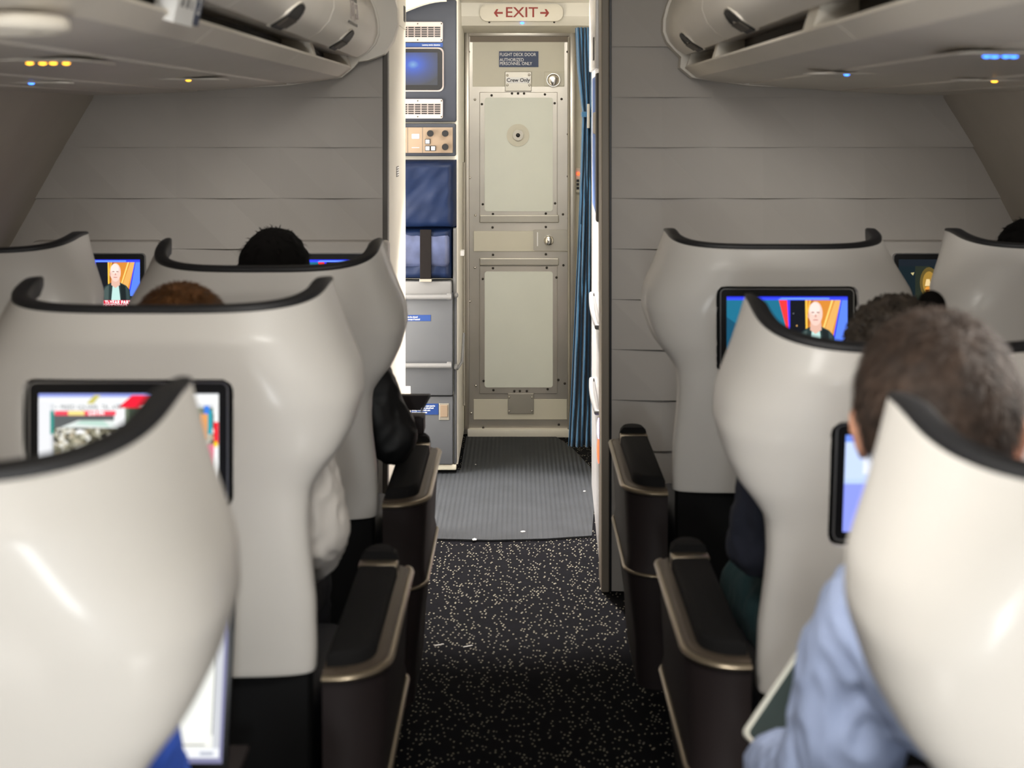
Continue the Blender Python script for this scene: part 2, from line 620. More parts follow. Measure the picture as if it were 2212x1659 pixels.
def make_shell(parent, squash=1.0, hox=0.0, hoz=0.0, out=-1):
    mz = MONZ + hoz
    def mp(p):
        return Vector((p.x * (squash if p.x * out > 0 else 1.0), p.y, p.z))
    bm = NB()
    vs_ = [Z for Z in np.linspace(0, 1, 64)]
    pts = [[mp(shell_pt(u, v)) for u in US] for v in vs_]
    hx, hz, hr = .170, .104, .020

    def sdf(p):
        qx, qz = abs(p.x - hox) - hx + hr, abs(p.z - mz) - hz + hr
        return math.hypot(max(qx, 0), max(qz, 0)) + min(max(qx, qz), 0) - hr
    grid = [[bm.verts.new(p) for p in row] for row in pts]
    inside = {v: sdf(v.co) for row in grid for v in row}
    for r0, r1 in zip(grid, grid[1:]):
        for k in range(len(US) - 1):
            q = (r0[k], r0[k + 1], r1[k + 1], r1[k])
            if all(inside[v] < 0 for v in q) or sum(inside[v] for v in q) < -.008:
                continue
            bm.faces.new(q)
    for v in list(bm.verts):
        if not v.link_faces:
            bm.verts.remove(v)
    for v in bm.verts:
        if v.is_boundary and abs(inside[v]) < .02 and abs(v.co.x) < .235 and .84 < v.co.z < 1.12:
            for _ in range(6):
                d = sdf(v.co)
                e = .0005
                gx = (sdf(v.co + Vector((e, 0, 0))) - d) / e
                gz = (sdf(v.co + Vector((0, 0, e))) - d) / e
                v.co.x -= gx * d
                v.co.z -= gz * d
    bmesh.ops.remove_doubles(bm, verts=bm.verts, dist=.00005)
    sh = obj('shell', bm, M['shell'], parent)
    so = sh.modifiers.new('s', 'SOLIDIFY')
    so.thickness = .016
    so.offset = -1
    bv = sh.modifiers.new('b', 'BEVEL')
    bv.width = .004
    bv.segments = 2
    bv.limit_method = 'ANGLE'
    bv.angle_limit = math.radians(50)
    apply_mods(sh)
    me = sh.data
    me.polygons.foreach_set('use_smooth', [True] * len(me.polygons))
    me.set_sharp_from_angle(angle=math.radians(28))
    # recess tray behind the opening
    bm = NB()
    prism(bm, rrect(hox - .174, hox + .174, mz - .108, mz + .108, .020, 6), 'y', .052, .058)
    o = rrect(hox - .176, hox + .176, mz - .110, mz + .110, .022, 6)
    i_ = rrect(hox - .169, hox + .169, mz - .103, mz + .103, .020, 6)
    n = len(o)
    A = [bm.verts.new((p[0], .012, p[1])) for p in o]
    B = [bm.verts.new((p[0], .058, p[1])) for p in o]
    C = [bm.verts.new((p[0], .012, p[1])) for p in i_]
    D = [bm.verts.new((p[0], .058, p[1])) for p in i_]
    fs = []
    for k in range(n):
        j = (k + 1) % n
        fs += [bm.faces.new((A[k], A[j], B[j], B[k])), bm.faces.new((C[k], D[k], D[j], C[j])), bm.faces.new((A[k], C[k], C[j], A[j])), bm.faces.new((B[k], B[j], D[j], D[k]))]
    rc = obj('monitor_recess', bm, M['recess'], parent)
    # black trim along the top edge
    bm = NB()
    path = [mp(shell_pt(u, 1.0)) for u in np.linspace(-1, 1, 61)]
    prof = [(-.001, -.002), (-.001, .005), (.003, .009), (.021, .010), (.028, .004), (.028, -.022), (.0162, -.022)]
    rings = []
    for i, p in enumerate(path):
        t = (path[min(i + 1, 60)] - path[max(i - 1, 0)])
        t.z = 0
        t.normalize()
        nin = Vector((-t.y, t.x, 0))
        sc = 1.0 if 1 < i < 59 else (.85 if i in (1, 59) else .55)
        rings.append([bm.verts.new(p + nin * (a * sc) + Vector((0, 0, b * sc))) for a, b in prof])
    fs = []
    for a, b in zip(rings, rings[1:]):
        for k in range(len(prof)):
            j = (k + 1) % len(prof)
            fs.append(bm.faces.new((a[k], a[j], b[j], b[k])))
    fs.append(bm.faces.new(rings[0]))
    fs.append(bm.faces.new(rings[-1]))
    bmesh.ops.recalc_face_normals(bm, faces=fs)
    tr = obj('top_trim', bm, M['trim'], parent, True, 50)
    tr['label'] = 'black rubbery top edge'
    return sh, rc, tr


def make_monitor(parent, polys, m, caption=None, y=.014, cz=MONZ, extra=None, ox=0.0):
    bm = NB()
    prism(bm, rrect(ox - .158, ox + .158, cz - .096, cz + .096, .010, 4), 'y', y, y + .02)
    mon = obj('monitor', bm, M['black'], parent, True, 40)
    bm = NB()
    o, i_ = rrect(ox - .160, ox + .160, cz - .098, cz + .098, .012, 4), rrect(ox - .1575, ox + .1575, cz - .0955, cz + .0955, .010, 4)
    n = len(o)
    A = [bm.verts.new((p[0], y - .002, p[1])) for p in o]
    C = [bm.verts.new((p[0], y - .002, p[1])) for p in i_]
    B = [bm.verts.new((p[0], y + .01, p[1])) for p in o]
    for k in range(n):
        j = (k + 1) % n
        bm.faces.new((A[k], A[j], C[j], C[k]))
        bm.faces.new((A[k], B[k], B[j], A[j]))
    obj('monitor_rim', bm, M['rim'], mon)
    s = picture('screen', .288, .162, polys, m, mon, y - .0006, extra)
    s.location = (ox, 0, cz - .002)
    if caption:
        for (body, size, u, v, mm, sx) in caption:
            text('caption', body, size, (ox + (u - .5) * .288, y - .0036, cz - .002 + (v - .5) * .162), mm, mon, depth=.0001, align='LEFT', sx=sx)
    return mon


def make_console(parent, side):
    """aisle-side console; side=+1 means the aisle is at +x of the seat"""
    s = side
    xo, xi = .388, .285

    def outline(dx, r, yb, yf, inset=0):
        # plan outline, counter-clockwise from inner rear
        pts = [(xi, yb)]
        for k in range(9):
            a = -PI / 2 + PI / 2 * k / 8
            pts.append((xo - dx - r + r * math.cos(a), yb + r + r * math.sin(a)))
        for k in range(5):
            a = PI / 2 * k / 4
            pts.append((xo - dx - .03 + .03 * math.cos(a), yf - .03 + .03 * math.sin(a)))
        pts.append((xi, yf))
        return [(p[0] * s, p[1]) for p in pts]

    def loft(secs):
        bm = NB()
        rings = [[bm.verts.new((x, y, z)) for x, y in pts] for pts, z in secs]
        fs = [bm.faces.new(rings[0]), bm.faces.new(rings[-1])]
        for a, b in zip(rings, rings[1:]):
            for k in range(len(a)):
                j = (k + 1) % len(a)
                fs.append(bm.faces.new((a[k], a[j], b[j], b[k])))
        bmesh.ops.recalc_face_normals(bm, faces=fs)
        return bm
    body = obj('console', loft([(outline(.035, .05, .03, .40), .13), (outline(.03, .05, .02, .44), .24), (outline(.010, .07, .004, .49), .405),
                                (outline(.008, .07, .004, .51), .42), (outline(.012, .08, .01, .51), .44), (outline(.004, .09, .004, .52), .60)]),
               M['console'], parent, True, 40)

    def bar(z, dx, r, rad, yf, yb, name, start=0):
        pts = [p for p in outline(dx, r, yb, yf)][start:-1]
        pts = pts[:-2]
        bm = NB()
        tube(bm, [(p[0], p[1], z) for p in pts], rad, 8)
        for v in bm.verts:       # flatten the bar into a ledge
            v.co.z = z + (v.co.z - z) * .8
        return obj(name, bm, M['bronze'], body, True, 50)
    t = bar(.608, .002, .085, .0075, .535, .0, 'trim_bar')
    t['label'] = 'bronze edge bar around the armrest'
    t = bar(.412, .006, .075, .0055, .50, .0, 'lower_trim_bar')
    t['label'] = 'lower bronze edge bar'
    # top ledge
    lg = obj('ledge', loft([(outline(.004, .085, .004, .53), .600), (outline(.004, .085, .004, .53), .612), (outline(.012, .08, .012, .525), .617)]), M['bronzedark'], body, True, 30)
    # armrest pad
    bm = NB()
    pts = []
    x0, x1 = xi + .004, xo - .024
    for k in range(7):
        a = -PI / 2 + PI / 2 * k / 6
        pts.append((x1 - .06 + .06 * math.cos(a), .085 + .06 * math.sin(a)))
    pts += [(x1, .45), (x0, .45), (x0, .025)]
    secs = []
    for ins, z in ((0, .612), (0, .632), (.004, .639), (.011, .642)):
        cx = (x0 + x1) / 2
        secs.append(([((cx + (p[0] - cx) * (1 - ins / .04)) * s, .24 + (p[1] - .24) * (1 - ins / .22)) for p in pts], z))
    pad = obj('armrest', loft(secs), M['pad'], parent, True, 40)
    bm = NB()
    box(bm, min(x0 * s, x1 * s), max(x0 * s, x1 * s), .45, .482, .612, .6405, .003)
    bnd = obj('band', bm, M['bronze'], pad, True, 40)
    bm = NB()
    c = (x0 + x1) / 2
    secs = []
    for sc, z in ((1, .60), (1, .632), (.92, .647), (.7, .655)):
        pp = [(c - (x1 - x0) / 2 * sc, .482), (c + (x1 - x0) / 2 * sc, .482)]
        for k in range(9):
            a = PI * k / 8
            pp.append((c + (x1 - x0) / 2 * sc * math.cos(a), .50 + .045 * sc * math.sin(a)))
        secs.append(([(p[0] * s, p[1]) for p in pp], z))
    obj('end_cap', loft(secs), M['pad'], pad, True, 40)
    return body


def make_seat(label, cx, Db, side, polys=None, m=None, caption=None, extra=None, recline=0.0, dz=0.0, squash=1.0, console=True, hox=0.0, hoz=0.0, out=-1, group='grey shell seats'):
    t = thing('airline_seat', label, 'seat', (cx, Db, 0), group)
    rec = list(make_shell(t, squash, hox, hoz, out))
    if polys:
        rec.append(make_monitor(t, polys, m, caption, extra=extra, cz=MONZ + hoz, ox=hox))
    # lower back fairing and upholstery
    bm = NB()
    box(bm, -.262, .262, .022, .075, .14, .618, .012)
    obj('rear_fairing', bm, M['base'], t, True, 40)
    bm = NB()
    box(bm, -.205, .205, .055, .15, .46, 1.10, .035, 3)
    rec.append(obj('backrest', bm, M['leather'], t, True, 40))
    bm = NB()
    box(bm, -.15, .15, .085, .165, 1.00, 1.155, .03, 3)
    rec.append(obj('headrest', bm, M['leather'], t, True, 40))
    bm = NB()
    box(bm, -.255, .255, .12, .62, .36, .475, .035, 3)
    obj('seat_cushion', bm, M['leather'], t, True, 40)
    bm = NB()
    box(bm, -.25, .25, .07, .56, .20, .365, .01)
    obj('seat_base', bm, M['base'], t, True, 40)
    for sx in (-.2, .2):
        for yy in (.12, .46):
            bm = NB()
            box(bm, sx - .018, sx + .018, yy - .025, yy + .025, 0.0, .205, .004)
            obj('leg', bm, M['base'], t, True, 40)
    if console:
        make_console(t, side)
    # inner armrest (towards the neighbour)
    if console:
        bm = NB()
        box(bm, min(-side * .285, -side * .335), max(-side * .285, -side * .335), .10, .50, .30, .62, .012)
        obj('inner_armrest', bm, M['pad'], t, True, 40)
    if recline or dz:
        a = math.radians(recline)
        mt = Matrix.Translation((0, 0, Z0 + dz)) @ Matrix.Rotation(a, 4, 'X') @ Matrix.Translation((0, 0, -Z0))
        for o in rec:
            o.matrix_basis = mt @ o.matrix_basis
    return t


CAP_A = [('LTI-YEAR PARTNER', .0165, .60, .170, M['capwhite'], .8), ('NFTT DESIGN HEAL', .0165, .60, .100, M['capwhite'], .8)]
CAP_C = [('> FREED SQUARE, TEL AVIV', .0105, .095, .868, M['capdark'], .85), ('6:59 PM', .0085, .28, .807, M['capwhite'], .9)]
LX, RX = -.598, .640

seats = []
seats.append(make_seat('grey shell seat at bottom left with a shiny streak on its blank back', -.603, 1.165, 1, bluepage_polys(), M['scr'], recline=4.0, hox=-.026))
seats.append(make_seat('grey shell seat left of the aisle whose back screen shows a crowd in a square', LX, 2.145, 1, crowd_polys(), M['scr'], CAP_C, M['crowd'], hox=-.026))
s1L = make_seat('grey shell seat left of the aisle beside the person in black', LX, 3.10, 1, anchor_polys(), M['scr'], CAP_A, recline=6.0, dz=-.035, hox=-.026)
seats.append(s1L)
seats.append(make_seat('pale shell seat at bottom right, closest of the right-hand seats', .650, 1.155, -1, bluepage_polys(), M['scr'], recline=2.0, dz=-.01))
seats.append(make_seat('pale shell seat on the right whose screen glows blue beside the man in blue', .664, 2.19, -1, bluepage_polys(), M['scr'], recline=8.0, dz=-.056, hoz=-.004))
seats.append(make_seat('grey shell seat right of the aisle with the news presenter on its back screen', RX, 3.20, -1, anchor_polys(), M['scr'], hoz=.016))
seats.append(make_seat('grey window seat at far left in front of the bulkhead screen', -1.34, 3.10, -1, anchor_polys(), M['scr'], squash=.66, console=False, hox=-.045))
w = make_seat('grey window seat at far right in front of the lamp screen', 1.362, 3.20, 1, anchor_polys(), M['scr'], squash=.66, console=False, hox=.05, out=1)
seats.append(w)

# tray hinge left of the row one armrest
bm = NB()
box(bm, .300, .345, .50, .57, .655, .70, .004)
tr = obj('tray_arm', bm, M['console'], s1L, True, 40)
bm = NB()
prism(bm, [(.27, .715), (.335, .715), (.36, .755), (.27, .755)], 'y', .52, .545)
obj('tray_leaf', bm, M['console'], tr)
bm = NB()
tube(bm, [(.337, .518, .712), (.362, .518, .757)], .003, 6)
obj('bright_edge', bm, M['rim'], tr)

# ------------------------------------------------------------------ cabin setting
bm = NB()
box(bm, -1.75, 1.75, -2.6, 6.5, -.04, 0)
struct(obj('floor', bm, M['carpet']))

# galley mat
bm = NB()
n = 12
pts = [(-.75, 4.80), (-.3, 4.785), (-.1, 4.77), (.1, 4.785), (.262, 4.82), (.30, 5.3), (.31, 5.75), (.24, 6.12), (.17, 6.335), (-.245, 6.335), (-.245, 5.72), (-.75, 5.72)]
prism(bm, pts, 'z', .001, .008)
mt_ = obj('floor_mat', bm, M['mat'])
tag(mt_, 'ribbed grey mat on the floor in front of the flight deck door', 'mat')
for i, (px, py, sz) in enumerate(((1130, 1154, .011), (1025, 1171, .012), (1262, 1066, .006), (1027, 1008, .004))):
    p = at(px, py, CZ * F / (py - VY))
    bm = NB()
    k = [(sz * random.uniform(.6, 1.1) * math.cos(a), sz * random.uniform(.5, 1.0) * math.sin(a)) for a in (0.3, 1.6, 2.9, 4.2, 5.3)]
    prism(bm, [(p.x + a, p.y + b) for a, b in k], 'z', .0085, .0105)
    o = obj('paper_scrap', bm, M['paper'])
    tag(o, ['white torn paper scrap near the aisle edge of the grey mat', 'flat white paper scrap on the front left edge of the mat', 'small pale crumb on the mat near the right wall', 'tiny pale crumb on the mat near the jump seat base'][i], 'litter')
for i, (px, py) in enumerate(((948, 1395), (1010, 1398))):
    D = CZ * F / (py - VY)
    p = at(px, py, D)
    bm = NB()
    prism(bm, [(p.x - .012, p.y - .004), (p.x + .014, p.y + .008), (p.x + .012, p.y + .011), (p.x - .012, p.y)], 'z', .0005, .002)
    tag(obj('paper_scrap', bm, M['paper']), ['thin pale thread on the dark carpet by the left console', 'pale crumb on the dark carpet in mid aisle'][i], 'litter')


# bulkheads with folded relief
def relief(name, x0, x1, zlist, y, edge_fn=None, parent=None):
    bm = NB()
    W = .165
    nx = int(round((x1 - x0) / W))
    xs = [x0 + (x1 - x0) * i / nx for i in range(nx + 1)]
    for r in range(len(zlist) - 1):
        zt, zb = zlist[r], zlist[r + 1]
        top = [bm.verts.new((x, y, zt)) for x in xs]
        bot = [bm.verts.new((x, y - (.016 if i % 2 else .003), zb)) for i, x in enumerate(xs)]
        for i in range(nx):
            bm.faces.new((top[i], top[i + 1], bot[i + 1]))
            bm.faces.new((top[i], bot[i + 1], bot[i]))
        b2 = [bm.verts.new((x, y, zb)) for x in xs]
        for i in range(nx):
            bm.faces.new((bot[i], bot[i + 1], b2[i + 1], b2[i]))
    bmesh.ops.recalc_face_normals(bm, faces=bm.faces)
    for f in bm.faces:
        if f.normal.y > .2:
            f.normal_flip()
    # solid backing
    box(bm, x0, x1, y + .001, y + .03, 0, 2.2)
    return struct(obj(name, bm, M['bulk'], parent))


zl = [1.5 - (yy - 255) * 4.28 / F for yy in (-225, -115, -8, 101, 210, 318, 428, 537, 646, 754, 863, 972, 1081, 1190, 1276)]
zl = [z for z in zl if z > .01] + [0.0]
BL = relief('wall_front_left', -1.74, -.43, zl, 4.28)
BR = relief('wall_front_right', .294, 1.74, zl, 4.28)

# left partition block (closet side) + posts
bm = NB()
box(bm, -1.70, -.414, 4.312, 4.94, 0, 2.2)
lp = thing('partition_closet', 'cream closet partition left of the galley opening', 'partition', (-.9, 4.6, 0))
o = obj('body', bm, M['cream'])
o.parent = lp
o.matrix_parent_inverse = Matrix.Translation((.9, -4.6, 0))


def put(o, root):
    """parent while keeping world coordinates"""
    o.parent = root
    o.matrix_parent_inverse = Matrix.Translation(root.location).inverted()
    return o


bm = NB()
box(bm, -.430, -.414, 4.268, 4.312, 0, 2.2, .003)
put(obj('edge_post', bm, M['postdark']), lp)
bm = NB()
box(bm, -.4145, -.409, 4.38, 4.90, 1.82, 2.1, .002)
put(obj('flap', bm, M['cream']), lp)
bm = NB()
box(bm, -.413, -.407, 4.80, 4.86, 1.845, 1.90)
put(obj('slot', bm, M['black']), lp)
bm = NB()
p = at(856, 375, 4.55)
box(bm, -.4145, -.4125, 4.57, 4.65, 1.30, 1.335)
put(obj('label_plate', bm, M['postdark']), lp)
for i in range(4):
    bm = NB()
    box(bm, -.4128, -.4118, 4.575, 4.645, 1.304 + i * .008, 1.308 + i * .008)
    put(obj('label_line', bm, M['white']), lp)
bm = NB()
prism(bm, [(4.90, .42), (4.955, .42), (4.955, .47), (4.93, .52), (4.90, .46)], 'x', -.42, -.395)
put(obj('bumper', bm, M['cream']), lp)

# side walls of the cabin (curved lining)
prof = [(1.66, -.04), (1.72, .3), (1.735, .7), (1.70, .95), (1.60, 1.11), (1.47, 1.36), (1.345, 1.57), (1.25, 1.75), (1.2, 2.2)]
prof2 = []
for (a, b), (c, d) in zip(prof, prof[1:]):
    for k in range(4):
        t = k / 4
        prof2.append((a + (c - a) * t, b + (d - b) * t))
prof2.append(prof[-1])
for s, nm in ((-1, 'wall_left'), (1, 'wall_right')):
    bm = NB()
    for y0, y1 in ((-2.6, .6), (.605, 2.35), (2.355, 4.28)):
        A = [bm.verts.new((s * x, y0, z)) for x, z in prof2]
        B = [bm.verts.new((s * x, y1, z)) for x, z in prof2]
        A2 = [bm.verts.new((s * (x + .05), y0, z)) for x, z in prof2]
        B2 = [bm.verts.new((s * (x + .05), y1, z)) for x, z in prof2]
        for k in range(len(prof2) - 1):
            bm.faces.new((A[k], A[k + 1], B[k + 1], B[k]))
            bm.faces.new((A2[k], B2[k], B2[k + 1], A2[k + 1]))
        bm.faces.new(A + A2[::-1])
        bm.faces.new(B + B2[::-1])
    bmesh.ops.recalc_face_normals(bm, faces=bm.faces)
    struct(obj(nm, bm, M['lining'], None, True, 30))
bm = NB()
box(bm, -1.75, 1.75, -2.65, -2.6, 0, 2.2)
struct(obj('wall_back', bm, M['lining']))
bm = NB()
box(bm, -1.75, 1.75, -2.6, 4.28, 2.18, 2.22)
box(bm, -1.75, 1.75, 4.28, 6.5, 2.015, 2.22)
struct(obj('ceiling', bm, M['cream']))
# galley surround
bm = NB()
box(bm, -1.75, 1.2, 6.40, 6.46, 0, 2.05)
struct(obj('wall_front', bm, M['doorcream']))
bm = NB()
box(bm, -1.30, -1.25, 4.94, 6.4, 0, 2.05)
struct(obj('wall_galley_left', bm, M['cream']))
bm = NB()
box(bm, .95, 1.0, 5.5, 6.4, 0, 2.05)
struct(obj('wall_galley_right', bm, M['cream']))

# ------------------------------------------------------------------ right closet with post
ct = thing('closet', 'white closet wall right of the galley opening with grab handles', 'closet', (.6, 4.9, 0))
bm = NB()
A = [(.268, 4.40), (.298, 5.5), (1.0, 5.5), (1.0, 4.315), (.268, 4.315)]
prism(bm, A, 'z', 0, 2.2)
put(obj('body', bm, M['creamgloss']), ct)
bm = NB()
box(bm, .262, .287, 4.262, 4.40, 0, 2.2, .004)
put(obj('edge_post', bm, M['post']), ct)
bm = NB()
box(bm, .2872, .2945, 4.266, 4.31, 0, 2.2, .001)
put(obj('seal_strip', bm, M['black']), ct)


def cface(D):
    return .268 + (D - 4.40) * .03 / 1.1


# blue padded panel with dark edge
bm = NB()
prism(bm, [(4.50, 1.16), (4.80, 1.20), (4.80, 1.64), (4.50, 1.645)], 'x', .263, .292)
put(obj('blue_pad', bm, M['pad2']), ct)['label'] = 'blue padded panel'
bm = NB()
box(bm, .258, .30, 4.47, 4.525, 1.155, 1.65, .004)
put(obj('pad_edge', bm, M['postdark']), ct)
bm = NB()
box(bm, .258, .28, 4.53, 4.68, 1.445, 1.52, .004)
put(obj('pad_clip', bm, M['post']), ct)
bm = NB()
box(bm, .262, .275, 4.60, 5.0, 1.67, 1.95, .003)
put(obj('upper_hatch', bm, M['creamgloss']), ct)
bm = NB()
box(bm, .2585, .263, 4.66, 4.70, 1.70, 1.78, .002)
put(obj('hatch_latch', bm, M['postdark']), ct)
for (za, zb, Da, Db_) in ((.835, .818, 5.10, 4.40), (.512, .528, 5.10, 4.45)):
    bm = NB()
    c = []
    for k in range(9):
        t = k / 8
        D = Da + (Db_ - Da) * t
        c.append((cface(D) - .012 - .006 * math.sin(PI * t), D, za + (zb - za) * t))
    c = [(cface(Da) + .005, Da, za)] + c + [(cface(Db_) + .008, Db_, zb)]
    tube(bm, c, .0085, 10)
    put(obj('grab_handle', bm, M['greylight'], None, True, 60), ct)
bm = NB()
sphere(bm, (cface(4.45) - .004, 4.45, .475), (.006, .03, .035))  # small emissive violet ellipsoid on the closet face
put(obj('glow_spot', bm, M['glowviolet'], None, True), ct)['label'] = 'violet glowing spot'
bm = NB()
sphere(bm, (cface(4.45) - .004, 4.45, .405), (.006, .025, .045))  # emissive red ellipsoid just below the violet one
put(obj('glow_spot', bm, M['ledred'], None, True), ct)['label'] = 'red glowing spot'

# ------------------------------------------------------------------ flight deck door (D = 6.35)
DD = 6.35


def dp_(px, py):
    p = at(px, py, DD)
    return p.x, p.z


def dbox(bm, px0, px1, py0, py1, y0, y1, bev=0, r=0):
    x0, z1 = dp_(px0, py0)
    x1, z0 = dp_(px1, py1)
    if r:
        prism(bm, rrect(x0, x1, z0, z1, r, 4), 'y', y0, y1)
    else:
        box(bm, x0, x1, y0, y1, z0, z1, bev)
    return bm


bm = NB()
dbox(bm, 1013, 1230, 78, 932, DD, DD + .03)
door = struct(obj('door_1', bm, M['steel']))
door['label'] = 'narrow metal flight deck door with two white panels'


def dpart(name, bm, m, parent=door, smooth=False):
    return obj(name, bm, m, parent, smooth, 40)


bm = NB()
dbox(bm, 1021, 1219, 91, 187, DD - .004, DD)
dpart('top_panel', bm, M['doorcream'])
for nm, a, b in (('upper_panel', 211, 456), ('lower_panel', 586, 836)):
    bm = NB()
    dbox(bm, 1036, 1204, a - 12, b + 14, DD - .006, DD, .002)
    fr = dpart('panel_frame', bm, M['steel'])
    bm = NB()
    dbox(bm, 1047, 1194, a, b, DD - .010, DD - .006, 0, .012)
    dpart(nm, bm, M['doorwhite'], fr)
for a, b in ((464, 481), (557, 573)):
    bm = NB()
    dbox(bm, 1036, 1207, a, b, DD - .014, DD - .002, .004)
    dpart('cross_bar', bm, M['steel2'])
bm = NB()
dbox(bm, 1023, 1226, 499, 543, DD - .008, DD, .003)
dpart('middle_panel', bm, M['doorcream'])
bm = NB()
dbox(bm, 1152, 1230, 496, 541, DD - .016, DD - .004, 0, .008)
lk = dpart('latch_plate', bm, M['steel2'])
bm = NB()
x, z = dp_(1185, 518)
prism(bm, disc(x, z, .024, 24), 'y', DD - .04, DD - .016)
sphere(bm, (x, DD - .042, z), (.023, .010, .023))
dpart('knob', bm, M['chrome'], lk, True)
bm = NB()
dbox(bm, 1160, 1162, 501, 531, DD - .018, DD - .015)
dpart('slot', bm, M['white'], lk)
bm = NB()
dbox(bm, 1023, 1225, 862, 906, DD - .005, DD, .002)
dpart('kick_panel', bm, M['doorcream'])
bm = NB()
dbox(bm, 1097, 1153, 849, 893, DD - .012, DD - .003, .002)
pl = dpart('lower_plate', bm, M['steel2'])
for (px, py) in ((1100, 857), (1149, 857), (1100, 887), (1149, 887)):
    bm = NB()
    x, z = dp_(px, py)
    sphere(bm, (x, DD - .013, z), (.005, .004, .005), 10, 6)
    dpart('screw', bm, M['chrome'], pl, True)
# peephole
x, z = dp_(1119, 292)
bm = NB()
prism(bm, disc(x, z, .053, 32), 'y', DD - .014, DD - .009)
pe = dpart('peephole_plate', bm, M['doorcream'])
bm = NB()
prism(bm, disc(x, z, .025, 24), 'y', DD - .026, DD - .013)
ring = dpart('peephole_ring', bm, M['steel2'], pe)
bm = NB()
sphere(bm, (x, DD - .026, z), (.010, .006, .010), 14, 8)
dpart('lens', bm, M['black'], pe, True)
# lock
bm = NB()
dbox(bm, 1176, 1219, 155, 186, DD - .008, DD - .003, .002)
lk2 = dpart('lock_bracket', bm, M['doorcream'])
x, z = dp_(1195, 173)
bm = NB()
prism(bm, disc(x, z, .031, 28), 'y', DD - .03, DD - .007)
sphere(bm, (x, DD - .03, z), (.029, .008, .029))
dpart('lock_knob', bm, M['chrome'], lk2, True)
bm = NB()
dbox(bm, 1015, 1228, 79, 91, DD - .006, DD)  # dark brown strip along the top edge of the door
dpart('top_strip', bm, M['topstrip'])
# signs
bm = NB()
dbox(bm, 1078, 1163, 111, 145, DD - .008, DD - .004)
sg = dpart('door_sign', bm, M['placardnavy'])
sg['label'] = 'navy sign with white lettering'
for i, (s_, py) in enumerate((('FLIGHT DECK DOOR', 118.3), ('AUTHORIZED', 129.6), ('PERSONNEL ONLY', 137.8))):
    x, z = dp_(1079.5, py)
    text('lettering', s_, .0215, (x, DD - .0085, z), M['white'], sg, align='LEFT', sx=.84)
bm = NB()
dbox(bm, 1091, 1148, 155, 197, DD - .014, DD - .004, .002)
cp = dpart('crew_plate', bm, M['steel2'])
bm = NB()
dbox(bm, 1094, 1145, 167, 180, DD - .016, DD - .013)
cw = dpart('crew_strip', bm, M['white'], cp)
x, z = dp_(1119.5, 173.6)
text('lettering', 'Crew Only', .024, (x, DD - .0165, z), M['printdark'], cp, bold=.0006)
for (px, py) in ((1096, 163), (1143, 162), (1096, 184), (1144, 184)):
    bm = NB()
    x, z = dp_(px, py)
    sphere(bm, (x, DD - .015, z), (.006, .004, .006), 10, 6)
    dpart('screw', bm, M['chrome'], cp, True)
for (px, py) in ((1013, 112), (1226, 112), (1026, 215), (1213, 214), (1041, 225), (1198, 223), (1062, 206), (1177, 204), (1106, 202), (1119, 202), (1132, 202), (1227, 290), (1227, 381),
                 (1015, 384), (1043, 441), (1199, 439), (1065, 462), (1179, 461), (1216, 463), (1228, 472), (1064, 491), (1179, 490), (1065, 550), (1179, 549), (1229, 564), (1217, 573),
                 (1065, 579), (1181, 578), (1043, 602), (1202, 599), (1015, 651), (1231, 646), (1045, 822), (1206, 820), (1028, 833), (1220, 828), (1066, 842), (1183, 840), (1018, 892),
                 (1044, 923), (1207, 917), (1111, 844), (1123, 844), (1138, 844), (1027, 465), (1026, 578)):
    bm = NB()
    x, z = dp_(px, py)
    sphere(bm, (x, DD - .003 if (px < 1034 or px > 1206) else DD - .009, z), (.0058, .005, .0058), 10, 6)
    dpart('screw', bm, M['screw'] if px > 1040 else M['chrome'], door, True)

# door frame, threshold and lintel
bm = NB()
dbox(bm, 1004, 1014, 66, 935, DD - .02, DD + .06, .004)
dbox(bm, 1230, 1243, 66, 935, DD - .02, DD + .06, .004)
dbox(bm, 1004, 1243, 66, 79, DD - .012, DD + .06, .004)
struct(obj('trim_1', bm, M['steel'], None, True, 40))
bm = NB()
dbox(bm, 1010, 1240, 924, 942, DD - .035, DD + .05, .006)
struct(obj('trim_2', bm, M['cream'], None, True, 40))
bm = NB()
tube(bm, [(.236, DD - .026, .02), (.236, DD - .026, 1.88)], .006, 8)
struct(obj('trim_3', bm, M['steel2'], None, True))
bm = NB()   # lintel over the door, sloping underside
p0 = at(995, 8, 6.05)
p1 = at(1272, 58, 6.05)
prism(bm, [(6.02, 2.03), (6.02, 1.955), (6.06, 1.915), (6.41, 1.895), (6.41, 2.03)], 'x', p0.x, p1.x + .01)
lint = struct(obj('trim_4', bm, M['cream'], None))
bm = NB()
sphere(bm, (at(1128, 55, 6.05).x, 6.045, 1.925), (.009, .004, .004), 10, 6)
obj('lintel_light', bm, M['ledblue'], lint, True)
for px in (1057, 1197):
    bm = NB()
    sphere(bm, (at(px, 55, 6.05).x, 6.046, 1.93), (.005, .004, .005), 10, 6)
    obj('screw', bm, M['screw'], lint, True)

